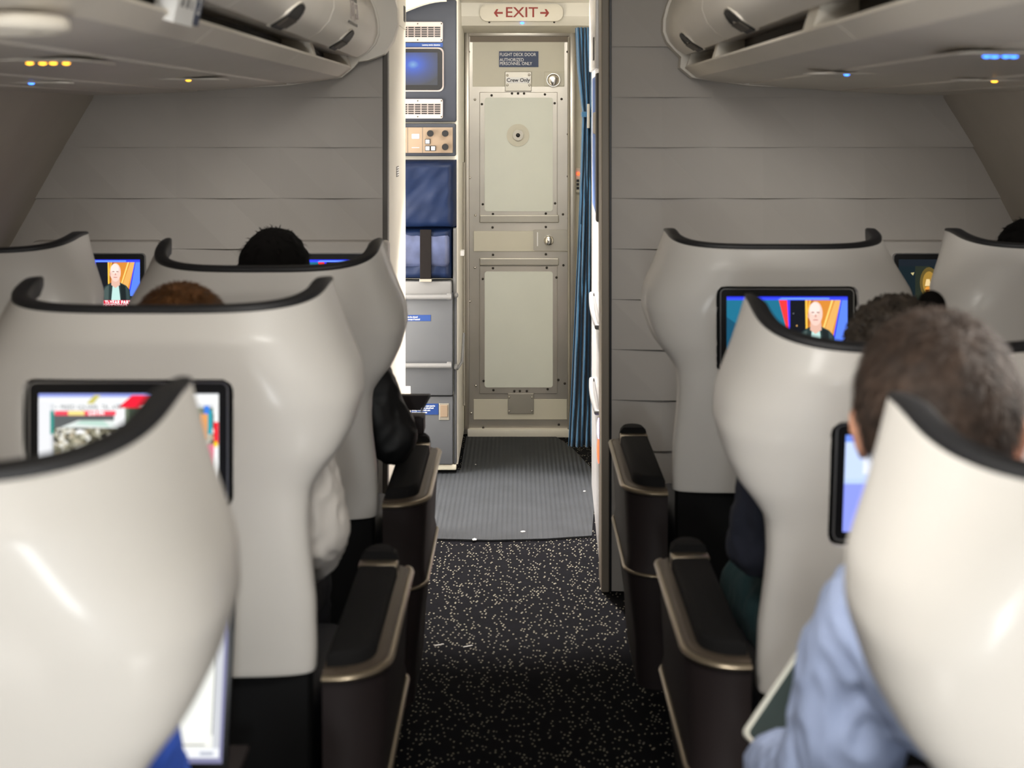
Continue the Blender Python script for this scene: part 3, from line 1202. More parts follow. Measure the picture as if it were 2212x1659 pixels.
# exit sign
DE = 6.015
ex = thing('exit_sign', 'cream EXIT sign with red letters and two arrows above the door', 'sign', (at(1126, 27, DE).x, DE, at(1126, 27, DE).z))
pA, pB = at(1039, 11, DE), at(1214, 44, DE)
bm = NB()
prism(bm, rrect(pA.x, pB.x, pB.z, pA.z, .03, 6), 'y', DE - .010, DE + .006)
put(obj('plate', bm, M['exitplate'], None, True, 40), ex)
o, i_ = rrect(pA.x - .004, pB.x + .004, pB.z - .004, pA.z + .004, .033, 6), rrect(pA.x, pB.x, pB.z, pA.z, .03, 6)
bm = NB()
A = [bm.verts.new((q[0], DE - .012, q[1])) for q in o]
B = [bm.verts.new((q[0], DE - .012, q[1])) for q in i_]
C = [bm.verts.new((q[0], DE + .005, q[1])) for q in o]
for k in range(len(o)):
    j = (k + 1) % len(o)
    bm.faces.new((A[k], A[j], B[j], B[k]))
    bm.faces.new((A[k], C[k], C[j], A[j]))
put(obj('rim', bm, M['exitplate'], None), ex)
c = at(1126.5, 28, DE)
put(text('lettering', 'EXIT', .064, (c.x, DE - .0105, c.z), M['red'], None, sx=1.12, bold=.0005), ex)
for sgn, px in ((-1, 1077), (1, 1176)):
    c = at(px, 28.3, DE)
    bm = NB()
    L, w, h = .019, .0042, .017
    pts = [(-L, -w), (L - .012, -w), (L - .018, -h), (L - .010, -h), (L + .002, 0), (L - .010, h), (L - .018, h), (L - .012, w), (-L, w)]
    pts = [(c.x + sgn * a, c.z + b) for a, b in pts]
    prism(bm, pts, 'y', DE - .0112, DE - .0098)
    put(obj('arrow', bm, M['red'], None), ex)

# red light panel right of the door
DL = 6.39
x0, z1 = at(1243, 362, DL).x, at(1243, 362, DL).z
x1, z0 = at(1257, 416, DL).x, at(1257, 416, DL).z
kp = thing('keypad', 'small door keypad with a glowing red light beside the blue curtain', 'keypad', ((x0 + x1) / 2, DL, (z0 + z1) / 2))
bm = NB()
box(bm, x0, x1, DL - .012, DL + .012, z0, z1, .002)
put(obj('plate', bm, M['doorcream']), kp)
bm = NB()
c = at(1249, 375, DL)
sphere(bm, (c.x, DL - .013, c.z), .0075, 12, 8)
put(obj('red_light', bm, M['ledred'], None, True), kp)
for k, py in enumerate((390, 398, 406)):
    c = at(1248, py, DL)
    bm = NB()
    box(bm, c.x - .006, c.x + .006, DL - .015, DL - .01, c.z - .006, c.z + .006)
    put(obj('key', bm, M['black']), kp)

# ------------------------------------------------------------------ curtain
DCt = 5.85
zk = [(60, 1243, 1283), (150, 1247, 1284), (235, 1257, 1280), (245, 1259, 1279), (256, 1258, 1281), (330, 1255, 1284), (500, 1249, 1285), (700, 1240, 1285), (850, 1233, 1285), (962, 1227, 1285)]
bm = NB()
rows = []
N = 72
for py in np.linspace(60, 962, 50):
    a = np.interp(py, [k[0] for k in zk], [k[1] for k in zk])
    b = np.interp(py, [k[0] for k in zk], [k[2] for k in zk])
    row = []
    for i in range(N + 1):
        t = i / N
        p = at(a + (b - a) * t, py, DCt)
        amp = .030 * (.35 + .65 * min(1, abs(py - 247) / 160))
        dy = amp * math.sin(t * 2 * PI * 5.5 + .8 * math.sin(py / 160)) + .012 * math.sin(t * 17 + py / 90)
        row.append(bm.verts.new((p.x, DCt + dy, p.z)))
    rows.append(row)
for a, b in zip(rows, rows[1:]):
    for k in range(N):
        bm.faces.new((a[k], a[k + 1], b[k + 1], b[k]))
cur = obj('curtain', bm, M['curtain'], None, True, 80)
md = cur.modifiers.new('s', 'SOLIDIFY')
md.thickness = .003
apply_mods(cur)
tag(cur, 'gathered blue curtain hanging right of the flight deck door', 'curtain')
bm = NB()
c0, c1 = at(1256, 241, DCt), at(1281, 253, DCt)
box(bm, c0.x, c1.x, DCt - .045, DCt + .045, c1.z, c0.z, .004)
tb = obj('tie_band', bm, M['curtain'], cur, True, 40)
bm = NB()
c0 = at(1271, 262, DCt - .05)
box(bm, c0.x - .006, c0.x + .006, DCt - .055, DCt - .045, c0.z - .03, c0.z + .075, .002)
obj('tie_buckle', bm, M['steel2'], cur)

# ------------------------------------------------------------------ crew cabinet and jump seat (D = 5.67)
DG = 5.67


def gp(px, py):
    p = at(px, py, DG)
    return p.x, p.z


def gbox(bm, px0, px1, py0, py1, y0, y1, bev=0, r=0, seg=2):
    x0, z1 = gp(px0, py0)
    x1, z0 = gp(px1, py1)
    if r:
        prism(bm, rrect(x0, x1, z0, z1, r, 5), 'y', DG + y0, DG + y1)
    else:
        box(bm, x0, x1, DG + y0, DG + y1, z0, z1, bev, seg)
    return bm


bxc = gp(830, 0)[0]
cab = thing('crew_cabinet', 'tall grey blue crew cabinet with vents and a small screen above the jump seat', 'cabinet', (bxc, DG + .3, 1.3))
bm = NB()
gbox(bm, 560, 989, -6, 1006, .026, .71)
put(obj('body', bm, M['cream']), cab)
bm = NB()
gbox(bm, 560, 986, 0, 263, -.012, .02, .006)
put(obj('face_panel', bm, M['greyblue'], None, True, 40), cab)
for a, b in ((48, 91), (214, 256)):
    bm = NB()
    gbox(bm, 802, 957, a, b, -.020, -.010, 0, .008)
    vg = put(obj('vent_grille', bm, M['vent']), cab)
    ns = 0
    for c in range(10):
        for r in range(5):
            px = 812 + c * 14.2
            py = a + 11 + r * 4.7
            if px < 862:
                continue
            bm = NB()
            gbox(bm, px, px + 11.8, py, py + 2.7, -.0225, -.019)
            s = obj('slot', bm, M['black'], vg)
    for (px, py) in ((903, a + 4), (954, a + 4), (903, b - 4), (954, b - 4)):
        bm = NB()
        x, z = gp(px, py)
        sphere(bm, (x, DG - .0205, z), .0028, 8, 6)
        obj('screw', bm, M['screw'], vg, True)
bm = NB()
gbox(bm, 780, 957, 93, 102, -.0145, -.011)
bl = put(obj('name_strip', bm, M['placard']), cab)
x, z = gp(932, 97.6)
put(text('lettering', 'Lavatory smoke detection', .008, (x, DG - .0148, z), M['white'], None, sx=.9), cab)
bm = NB()
gbox(bm, 800, 959, 103, 198, -.018, -.010, 0, .022)
put(obj('screen_surround', bm, M['vent'], None, True, 40), cab)
bm = NB()
gbox(bm, 803, 956, 106, 195, -.022, -.012, 0, .019)
put(obj('screen_bezel', bm, M['black'], None, True, 40), cab)
bm = NB()
gbox(bm, 812, 946, 114, 184, -.0232, -.021)
put(obj('screen', bm, M['crew']), cab)['label'] = 'dark screen glowing blue'
# control panel
bm = NB()
gbox(bm, 560, 985, 267, 337, -.03, .02, .006)
put(obj('panel_housing', bm, M['greyblue'], None, True, 40), cab)
bm = NB()
gbox(bm, 800, 979, 275, 330, -.036, -.028, .002)
cpn = put(obj('control_panel', bm, M['ctrl'], None, True, 40), cab)
for px, py in ((931, 288), (963, 288), (963, 317)):
    bm = NB()
    x, z = gp(px, py)
    prism(bm, disc(x, z, .0135, 20), 'y', DG - .055, DG - .035)
    k = put(obj('knob', bm, M['black'], None, True, 40), cab)
for px, py in ((925, 305.5), (925, 320), (937, 320)):
    bm = NB()
    gbox(bm, px - 5.5, px + 5.5, py - 5.5, py + 5.5, -.039, -.035)
    put(obj('button_frame', bm, M['printdark']), cab)
    bm = NB()
    gbox(bm, px - 4, px + 4, py - 4, py + 4, -.043, -.037, .001)
    put(obj('button', bm, M['white']), cab)
for px in (882, 914):
    bm = NB()
    gbox(bm, px - .5, px + .5, 275, 330, -.0365, -.0355)
    put(obj('panel_joint', bm, M['postdark']), cab)
bm = NB()
gbox(bm, 891, 907, 289, 299, -.0372, -.0355, 0, .003)
put(obj('label_plate', bm, M['white']), cab)
bm = NB()
gbox(bm, 891, 907, 318, 318.8, -.0366, -.0355)
put(obj('label_line', bm, M['white']), cab)
# ceiling arch piece above the cabinet
bm = NB()
pts = []
for k in range(9):
    t = k / 8
    pts.append(gp(866 + 100 * t, 33 - 28 * math.sin(t * PI / 2)))
pts += [gp(966, -12), gp(700, -12), gp(700, 60)]
prism(bm, pts, 'y', DG - .10, DG - .03)
struct(obj('trim_5', bm, M['cream'], None))

js = thing('jump_seat', 'folded crew jump seat with blue cushions and a dark strap', 'seat', (bxc, DG, .5))


def pillow(px0, px1, py0, py1, y0, y1, name, m, lump=.008, seedz=0):
    x0, z1 = gp(px0, py0)
    x1, z0 = gp(px1, py1)
    bm = NB()
    nx, nz = 34, 26
    front, back = [], []
    for j in range(nz + 1):
        rf, rb = [], []
        for i in range(nx + 1):
            u, v = i / nx, j / nz
            e = min(u, 1 - u, v * (z1 - z0) / (x1 - x0), (1 - v) * (z1 - z0) / (x1 - x0)) * (x1 - x0)
            d = (1 - (1 - min(1, e / .03)) ** 2) ** .5
            x, z = x0 + (x1 - x0) * u, z0 + (z1 - z0) * v
            nzv = noise.noise(Vector((x * 9, z * 14 + seedz, seedz)))
            crease = noise.noise(Vector((x * 30 - z * 22, z * 16, seedz + 5)))
            rf.append(bm.verts.new((x, DG + y1 - (y1 - y0) * d + (nzv * lump + crease * lump * .35) * d, z)))
            rb.append(bm.verts.new((x, DG + y1 + .005, z)))
        front.append(rf)
        back.append(rb)
    for j in range(nz):
        for i in range(nx):
            bm.faces.new((front[j][i], front[j][i + 1], front[j + 1][i + 1], front[j + 1][i]))
    o = obj(name, bm, m, None, True, 80)
    return put(o, js)


pillow(780, 986, 345, 492, -.085, .015, 'back_cushion', M['vinyl'], .014, 3)
sc_ = pillow(780, 979, 489, 602, -.065, .015, 'seat_cushion', M['vinyl'], .012, 9)
x0, z1 = gp(780, 503)
bm = NB()
gbox(bm, 780, 972, 500, 574, -.071, -.02, .02)
fr = put(obj('cushion_cover', bm, M['vinylclear'], None, True, 60), js)
fr['label'] = 'shiny worn front of the seat cushion'
bm = NB()
gbox(bm, 910, 934, 493, 601, -.0755, -.06, .002)
put(obj('strap', bm, M['strap']), js)['label'] = 'dark webbing strap'
bm = NB()
gbox(bm, 909, 935, 598, 604, -.079, -.058, .001)
put(obj('strap_clip', bm, M['steel2']), js)
bm = NB()
gbox(bm, 760, 977, 604, 636, -.06, .02, .008)
put(obj('seat_pan', bm, M['greylight'], None, True, 40), js)
bm = NB()
gbox(bm, 760, 979, 628, 850, -.045, .02, .006)
put(obj('front_panel', bm, M['grey'], None, True, 40), js)
for py in (637, 784):
    bm = NB()
    x0, z = gp(760, py)
    x1, _ = gp(977, py)
    tube(bm, [(x0, DG - .062, z), (x1, DG - .062, z)], .011, 10)
    box(bm, x1 - .02, x1, DG - .066, DG - .03, z - .012, z + .014, .003)
    put(obj('handle_bar', bm, M['greylight'], None, True, 50), js)
bm = NB()
gbox(bm, 800, 932, 677, 690, -.0465, -.044)
put(obj('placard', bm, M['placard']), js)
for s_, py, px in (('Jump seat must be closed', 681.2, 904), ('except if seated', 686.2, 909)):
    x, z = gp(px, py)
    put(text('lettering', s_, .0095, (x, DG - .0468, z), M['white'], None, align='RIGHT', sx=.85), js)
# side arm of the jump seat
bm = NB()
x, z0 = gp(982, 636)
_, z1 = gp(982, 492)
box(bm, x - .006, x + .008, DG - .03, DG + .02, z0, z1, .004)
put(obj('side_arm', bm, M['greylight'], None, True, 40), js)
for py in (636, 790):
    bm = NB()
    x, z = gp(983, py)
    sphere(bm, (x + .004, DG - .025, z), (.011, .018, .012), 14, 10)
    put(obj('hinge', bm, M['greylight'], None, True), js)
bm = NB()
x, z0 = gp(983, 1000)
_, z1 = gp(983, 640)
box(bm, x - .004, x + .007, DG - .02, DG + .02, z0, z1, .004)
put(obj('side_rail', bm, M['grey'], None, True, 40), js)
bm = NB()
a, b = gp(990, 795), gp(990, 730)
tube(bm, [(a[0] - .004, DG - .02, a[1]), (a[0] + .014, DG + .03, a[1] + .02), (a[0] + .018, DG + .12, b[1])], .006, 8)
put(obj('stay', bm, M['greylight'], None, True), js)

st = thing('stowage_locker', 'grey floor locker with a blue notice under the jump seat', 'locker', (bxc, DG, 0.05))
bm = NB()
gbox(bm, 760, 979, 853, 1000, -.03, .02, .006)
dr = put(obj('locker_door', bm, M['grey'], None, True, 40), st)
bm = NB()
gbox(bm, 760, 986, 1001, 1013, -.02, .02, .004)
put(obj('sill', bm, M['doorcream'], None, True, 40), st)
bm = NB()
x0, _ = gp(760, 0)
x1, _ = gp(986, 0)
box(bm, x0, x1, DG + .005, DG + .10, .0, gp(0, 1013)[1] + .002)
put(obj('plinth', bm, M['base']), st)
bm = NB()
gbox(bm, 840, 948, 868.5, 892, -.0325, -.029)
put(obj('placard', bm, M['placard']), st)
for i, s_ in enumerate(('Without permission seat must be', 'avoided during taxi, takeoff and', 'landing. Proceed with care', 'closing compartments')):
    x, z = gp(891, 873.2 + i * 4.7)
    put(text('lettering', s_, .0083, (x, DG - .0328, z), M['white'], None, align='LEFT', sx=.86, bold=.0002), st)
for i, s_ in enumerate(('crew', 'only')):
    x, z = gp(884, 878.5 + i * 5)
    put(text('lettering', s_, .0085, (x, DG - .0328, z), M['white'], None, align='RIGHT', sx=.86), st)
bm = NB()
gbox(bm, 949, 971, 868, 904, -.033, -.028, .002)
put(obj('latch_frame', bm, M['steel2']), st)
bm = NB()
gbox(bm, 952, 968, 871, 897, -.036, -.030, .002)
put(obj('latch', bm, M['ctrl']), st)

# grab rail strip on the cabinet side, next to the door
bm = NB()
x = gp(989, 0)[0]
tube(bm, [(x + .008, 6.1, .2), (x + .008, 6.1, 1.3)], .005, 8)
put(obj('side_seal', bm, M['steel2'], None, True), cab)
bm = NB()
c = at(998, 546, 5.95)
box(bm, x - .001, x + .016, 5.92, 5.98, c.z - .011, c.z + .011, .002)
put(obj('latch', bm, M['white']), cab)

# ------------------------------------------------------------------ overhead bins
LIP = [(-.552, 1.627), (-.518, 1.655), (-.520, 1.661), (-.532, 1.664), (-.60, 1.668), (-.60, 1.70), (-.62, 1.70)]
UNDER = [(-1.36, 1.572), (-1.18, 1.574), (-1.178, 1.588), (-1.168, 1.588), (-1.166, 1.5755), (-1.00, 1.583), (-.998, 1.597), (-.988, 1.597), (-.986, 1.585), (-.72, 1.604), (-.717, 1.618), (-.706, 1.618),
         (-.70, 1.606), (-.62, 1.615)]
DOOR = [(-.60, 1.70), (-.50, 1.688), (-.472, 1.705), (-.45, 1.73), (-.438, 1.762), (-.439, 1.80), (-.449, 1.84), (-.468, 1.885), (-.495, 1.93), (-.53, 1.975), (-.58, 2.02), (-.66, 2.07)]
DOOR_R = [(a - .020 if a > -.6 else a, b + .008) for a, b in DOOR]


def strip(bm, prof, y0, y1, s, caps=True, thick=None):
    A = [bm.verts.new((s * x, y0, z)) for x, z in prof]
    B = [bm.verts.new((s * x, y1, z)) for x, z in prof]
    for k in range(len(prof) - 1):
        bm.faces.new((A[k], A[k + 1], B[k + 1], B[k]))
    if caps:
        bm.faces.new(A)
        bm.faces.new(B)


def dframe(dprof, s, k):
    """centre, tangent (up) and outward normal of the bin door around profile index k (float)"""
    i = int(k)
    f = k - i
    a, b = Vector((dprof[i][0], 0, dprof[i][1])), Vector((dprof[i + 1][0], 0, dprof[i + 1][1]))
    p = a.lerp(b, f)
    t = (b - a).normalized()
    n = Vector((t.z, 0, -t.x))
    for v in (p, t, n):
        v.x *= s
    return p, t, n


def on_door(bm, dprof, s, y, k, poly, h0, h1):
    """poly points (dy, dt) on the door surface extruded from h0 to h1 along the outward normal, following the curve"""
    acc = [0.0]
    for (a, b) in zip(dprof, dprof[1:]):
        acc.append(acc[-1] + math.hypot(b[0] - a[0], b[1] - a[1]))
    i = int(k)
    base = acc[i] + (acc[i + 1] - acc[i]) * (k - i)

    def pos(dt, h):
        q = base + dt
        j = max(0, min(len(acc) - 2, int(np.searchsorted(acc, q)) - 1))
        kk = j + (q - acc[j]) / (acc[j + 1] - acc[j])
        kk = max(0, min(len(dprof) - 1.001, kk))
        p, t, n = dframe(dprof, s, kk)
        return p + n * h
    A = [bm.verts.new(pos(dt, h0) + Vector((0, y + dy, 0))) for dy, dt in poly]
    B = [bm.verts.new(pos(dt, h1) + Vector((0, y + dy, 0))) for dy, dt in poly]
    n = len(poly)
    fs = [bm.faces.new(A), bm.faces.new(B)]
    for q in range(n):
        fs.append(bm.faces.new((A[q], B[q], B[(q + 1) % n], A[(q + 1) % n])))
    bmesh.ops.recalc_face_normals(bm, faces=fs)


def make_bin(s, y0, y1, handles, label):
    dprof = DOOR if s > 0 else DOOR_R
    sx = 1 if s > 0 else -1
    t = thing('overhead_bin', label, 'overhead bin', (sx * -.8, (y0 + y1) / 2, 1.6), 'overhead bins')
    # body: underside to back
    bm = NB()
    full = UNDER + [LIP[0]] + [(-.60, 1.66), (-.62, 1.70)] + [(-1.2, 1.75), (-1.345, 1.60)]
    strip(bm, full + [full[0]], y0 + .002, y1 - .002, sx, False)
    for yy in (y0 + .002, y1 - .002):
        bm.faces.new([bm.verts.new((sx * a, yy, b)) for a, b in full])
    bmesh.ops.recalc_face_normals(bm, faces=bm.faces)
    put(obj('underside', bm, M['bin'], None, True, 25), t)
    bm = NB()
    lp_ = [LIP[0], (-.535, 1.641), LIP[1], LIP[2], LIP[3], (-.56, 1.645)]
    A = lp_ + [lp_[0]]
    strip(bm, A, y0 + .002, y1 - .002, sx, False)
    for yy in (y0 + .002, y1 - .002):
        bm.faces.new([bm.verts.new((sx * a, yy, b)) for a, b in lp_])
    bmesh.ops.recalc_face_normals(bm, faces=bm.faces)
    put(obj('lip', bm, M['binlip'], None, True, 25), t)
    bm = NB()
    gv = [(-.530, 1.660), (-.60, 1.662), (-.60, 1.71), (-.62, 1.71), (-.62, 1.655), (-.54, 1.655)]
    strip(bm, gv + [gv[0]], y0, y1, sx, False)
    bmesh.ops.recalc_face_normals(bm, faces=bm.faces)
    put(obj('channel', bm, M['groove']), t)
    # curved door
    bm = NB()
    inner = [(-.62, 1.72), (-.68, 2.08)]
    full = dprof + inner[::-1]
    A = full + [full[0]]
    strip(bm, A, y0 + .004, y1 - .004, sx, False)
    for yy in (y0 + .004, y1 - .004):
        bm.faces.new([bm.verts.new((sx * a, yy, b)) for a, b in full])
    bmesh.ops.recalc_face_normals(bm, faces=bm.faces)
    dr = put(obj('bin_door', bm, M['bin'], None, True, 30), t)
    for hy in handles:
        w, h = .062, .062
        arch = [(-w * .9, -.01), (w * .9, -.01), (w, h * .5)] + [(w * math.cos(a), h * .5 + .032 * math.sin(a)) for a in np.linspace(.1, PI - .1, 8)] + [(-w, h * .5)]
        bm = NB()
        on_door(bm, dprof, sx, hy, 1.3, [(a * 1.3, b * 1.12 - .004) for a, b in arch], -.004, .004)
        hd = obj('handle', bm, M['bin'], dr, True, 50)
        bm = NB()
        on_door(bm, dprof, sx, hy, 1.3, arch, -.004, .0050)
        obj('handle_pocket', bm, M['dark'], dr)
        bm = NB()
        on_door(bm, dprof, sx, hy, 1.3, [(-w * .8, 0), (w * .8, 0), (w * .85, h * .42), (-w * .85, h * .42)], -.004, .0075)
        obj('handle_flap', bm, M['groove'], dr, True, 50)
    return t, dr, dprof, sx


LB = [(3.20, 4.20, (3.62,), 'left overhead bin nearest the bulkhead, with a grey sign on its door'), (2.30, 3.20, (2.78,), 'middle left overhead bin beside the blue and white row marker'), (.6, 2.30, (), 'left overhead bin closest to the viewer, cut by the top left corner')]
RB = [(3.36, 4.20, (3.86,), 'right overhead bin nearest the bulkhead, with a dark handle opening'), (2.2, 3.36, (3.02,), 'middle right overhead bin with the larger handle opening'), (.6, 2.2, (), 'right overhead bin closest to the viewer, with a bright glossy underside')]
bins = []
for s, lst in ((1, LB), (-1, RB)):
    for (a, b, h, lab) in lst:
        bins.append(make_bin(s, a, b, h, lab))
# door bulge mouldings, notices and lip details
t0, dr0, dpf, sx = bins[0]
bm = NB()
on_door(bm, dpf, sx, 3.60, 3.6, [(-.10, 0), (.09, 0), (.09, .075), (-.10, .075)], .0, .0025)
nt_ = obj('notice', bm, M['postdark'], dr0)
nt_['label'] = 'grey notice with white pictograms'
for (dy, dt, w, h) in ((-.075, .012, .010, .05), (-.045, .02, .006, .035), (-.01, .012, .014, .052), (.03, .018, .012, .012), (.03, .045, .012, .012), (.065, .02, .006, .04)):
    bm = NB()
    on_door(bm, dpf, sx, 3.60 + dy, 3.6, [(-w / 2, dt), (w / 2, dt), (w / 2, dt + h), (-w / 2, dt + h)], .001, .0032)
    obj('pictogram', bm, M['vent'], dr0)
bm = NB()
on_door(bm, dpf, sx, 3.42, 6.6, [(.018 * math.cos(a), .05 * math.sin(a)) for a in np.linspace(0, 2 * PI, 13)[:-1]], -.002, .002)
obj('door_slot', bm, M['groove'], dr0)
# bracket blocks in the channel
for bi, yy, wdt in ((0, 3.86 - .42, .05), (0, 4.17, .04), (3, 3.60, .05), (3, 4.17, .03), (4, 2.42, .09)):
    t, dr, dpf, sx = bins[bi]
    bm = NB()
    pts = [(-.525, 1.650), (-.520, 1.662), (-.535, 1.71), (-.60, 1.71), (-.60, 1.65)]
    prism(bm, [(sx * a, b) for a, b in pts], 'y', yy - wdt / 2, yy + wdt / 2)
    put(obj('bracket', bm, M['binlip']), t)
# end close-outs
bm = NB()
for off, y0, y1 in ((.0, 4.19, 4.21), (.045, 4.205, 4.268)):
    pr = [(a + off, b) for a, b in DOOR[1:]]
    full = [(-1.36, 1.571), (-.72, 1.601), (-.55, 1.626), (-.512, 1.657), (-.50, 1.672)] + [(a + .006, b) for a, b in DOOR[1:]] + [(-1.3, 2.07)]
    if off:
        full = [(-1.36, 1.571), (-.9, 1.62), (-.55, 1.67), (-.47, 1.68), (-.42, 1.70), (-.392, 1.74), (-.378, 1.79), (-.378, 1.84), (-.39, 1.89), (-.42, 1.95), (-.5, 2.07), (-1.3, 2.07)]
    prism(bm, full, 'y', y0, y1)
co = put(obj('end_moulding', bm, M['bin'], None, True, 30), bins[0][0])
bm = NB()
full = [(1.36, 1.571), (.72, 1.601), (.55, 1.626), (.512, 1.657), (.515, 1.69)] + [(-a + .0, b) for a, b in DOOR_R[2:]] + [(1.3, 2.07)]
full = [(a - .008 if a < .7 else a, b) for a, b in full]
prism(bm, full, 'y', 4.20, 4.268)
put(obj('end_moulding', bm, M['bin'], None, True, 30), bins[3][0])
# row marker hanging over the lip
rm = thing('row_marker', 'white and blue seat row marker clipped to the left bin lip', 'sign', (-.515, 2.06, 1.66))
bm = NB()
prism(bm, [(-.512, 1.642), (-.50, 1.70), (-.512, 1.715), (-.54, 1.715), (-.54, 1.65)], 'y', 2.0, 2.115)
put(obj('plate', bm, M['white'], None, True, 30), rm)
bm = NB()
prism(bm, [(-.5108, 1.646), (-.4988, 1.699), (-.501, 1.70), (-.513, 1.646)], 'y', 2.112, 2.150)
put(obj('blue_end', bm, M['placardnavy']), rm)
dirn = Vector((.012, 0, .058)).normalized()
ang = math.atan2(.012, .058)
for i, (ch, yy, sz, mm) in enumerate((('A', 2.030, .022, 'printdark'), ('B', 2.060, .022, 'printdark'), ('L', 2.088, .020, 'printdark'), ('2', 2.131, .036, 'white'))):
    put(text('lettering', ch, sz, (0, 0, 0), M[mm], None, depth=.0005), rm)
    o = [c for c in rm.children if c.name.startswith('lettering')][-1]
    me = o.data
    me.transform(Matrix.Translation((-.5045, yy, 1.674)) @ Matrix.Rotation(ang, 4, 'Y') @ Matrix.Rotation(PI / 2, 4, 'Z'))
# reading lights and signs under the bins


def psu(label, s, y, x, led, n, wide):
    z = np.interp(x, [-1.36, -.98, -.72, -.62], [1.572, 1.585, 1.604, 1.615])
    t = thing('service_panel', label, 'service panel', (s * x, y, z), 'service panels under the bins')
    bm = NB()
    prism(bm, [(q[0] + s * x, q[1] + y) for q in rrect(-.09, .09, -wide, wide, .03, 5)], 'z', z - .0045, z - .0015)
    put(obj('panel', bm, M['bin'], None, True, 40), t)
    for i in range(n):
        bm = NB()
        xx = s * x + (i - (n - 1) / 2) * (.020 if s > 0 else .015)
        sphere(bm, (xx, y - .01 + .006 * (i % 2), z - .0045), ((.0065, .007, .003) if n > 1 else (.007, .007, .003)), 12, 8)
        put(obj('sign_light', bm, led, None, True), t)
    return t


psu('panel under the left bins with a glowing row of orange symbols', 1, 2.30, -.80, M['ledorange'], 4, .10)
psu('small panel under the far left bin with one orange light', 1, 3.32, -.81, M['ledorange'], 1, .06)
psu('tiny panel by the left sidewall with a faint blue light', 1, 3.0, -1.08, M['ledblue'], 1, .03)
psu('panel under the right bins with a row of blue symbols', -1, 2.12, -.755, M['ledblue'], 4, .10)
psu('small panel under the far right bin with one blue light', -1, 3.05, -.74, M['ledblue'], 1, .06)
psu('tiny panel by the right sidewall with a faint orange light', -1, 2.90, -1.02, M['ledorange'], 1, .03)
# air nozzle ring, top left
an = thing('reading_lamp', 'large pale reading lamp ring under the bin at the top left corner', 'reading lamp', (-.605, 1.57, 1.612))
for r0, r1, zz in ((.070, .010, 1.609), (.045, .007, 1.607)):
    bm = NB()
    tube(bm, [(-.605 + r0 * math.cos(a), 1.57 + r0 * math.sin(a), zz) for a in np.linspace(0, 2 * PI, 33)], r1, 10, False)
    put(obj('ring', bm, M['binlip'], None, True), an)
bm = NB()
prism(bm, [(-.605 + a, 1.57 + b) for a, b in disc(0, 0, .040, 24)], 'z', 1.604, 1.612)
put(obj('lens', bm, M['vent']), an)


# ------------------------------------------------------------------ bulkhead monitors
def wall_monitor(cx, polys, m, label, caption=None):
    t = thing('wall_monitor', label, 'screen', (cx, 4.20, 0), 'bulkhead screens')
    bm = NB()
    box(bm, -.20, .20, .02, .075, MONZ - .13, MONZ + .135, .012)
    obj('surround', bm, M['bulk'], t, True, 40)
    make_monitor(t, polys, m, caption, y=.008)
    return t


wall_monitor(-1.325, anchor_polys(), M['scr'], 'bulkhead screen at far left showing a presenter above a red banner', CAP_A)
wall_monitor(-.606, anchor_polys(), M['scr'], 'bulkhead screen just right of the black haired head')
wall_monitor(1.33, lamp_polys(), M['scrdim'], 'dim bulkhead screen on the right showing a lit table lamp')

# ------------------------------------------------------------------ people
def remesh(bm, name, voxel, m, parent, smooth_it=4, fold=0.0, fscale=14, seed=0):
    o = obj(name, bm, m, None, False)
    md = o.modifiers.new('r', 'REMESH')
    md.mode = 'VOXEL'
    md.voxel_size = voxel
    if smooth_it:
        sm = o.modifiers.new('s', 'SMOOTH')
        sm.factor = .5
        sm.iterations = smooth_it
    apply_mods(o)
    me = o.data
    if fold:
        off = Vector((seed * 3.1, seed * 1.7, seed))
        nv = len(me.vertices)
        co, no = np.empty(nv * 3), np.empty(nv * 3)
        me.vertices.foreach_get('co', co)
        me.vertex_normals.foreach_get('vector', no)
        co, no = co.reshape(-1, 3), no.reshape(-1, 3)
        w = np.empty((nv, 1))
        for i, p in enumerate(co):
            q = Vector((p[0] * fscale, p[1] * fscale, p[2] * fscale * .7)) + off
            w[i] = noise.noise(q) + .6 * (1 - abs(noise.noise(q * 1.9 + Vector((5, 3, 1)))) * 2)
        me.vertices.foreach_set('co', (co + no * w * fold).ravel())
        me.update()
    me.polygons.foreach_set('use_smooth', [True] * len(me.polygons))
    if parent is not None:
        put(o, parent)
    return o


def hand(bm, wrist, fwd, palm_n, thumb_side, curl=.5):
    f = Vector(fwd).normalized()
    n = Vector(palm_n).normalized()
    sd = f.cross(n).normalized()
    w = Vector(wrist)
    for k in range(4):
        o = (k - 1.5) * .019
        capsule(bm, w + f * .01 + sd * o * .7, .016, w + f * .085 + sd * o, .012)
        L = (.040, .046, .043, .034)[k if thumb_side > 0 else 3 - k]
        p = w + f * .088 + sd * o * 1.08
        d = f.copy()
        r = .0092
        for j in range(3):
            d = (d * math.cos(curl) + n * math.sin(curl)).normalized()
            q = p + d * L * (1, .68, .55)[j]
            capsule(bm, p, r, q, r * .92)
            r *= .92
            p = q
    p = w + f * .03 - sd * .030 * thumb_side
    d = (f * .6 - sd * .75 * thumb_side + n * .35).normalized()
    q = p + d * .042
    capsule(bm, w + f * .015 - sd * .015 * thumb_side, .015, p, .0135)
    capsule(bm, p, .0125, q, .0105)
    d = (d + f * .6 + n * .25).normalized()
    capsule(bm, q, .0105, q + d * .03, .0085)


def head_rot(yaw, pitch, roll):
    return Matrix.Rotation(yaw, 3, 'Z') @ Matrix.Rotation(roll, 3, 'Y') @ Matrix.Rotation(pitch, 3, 'X')


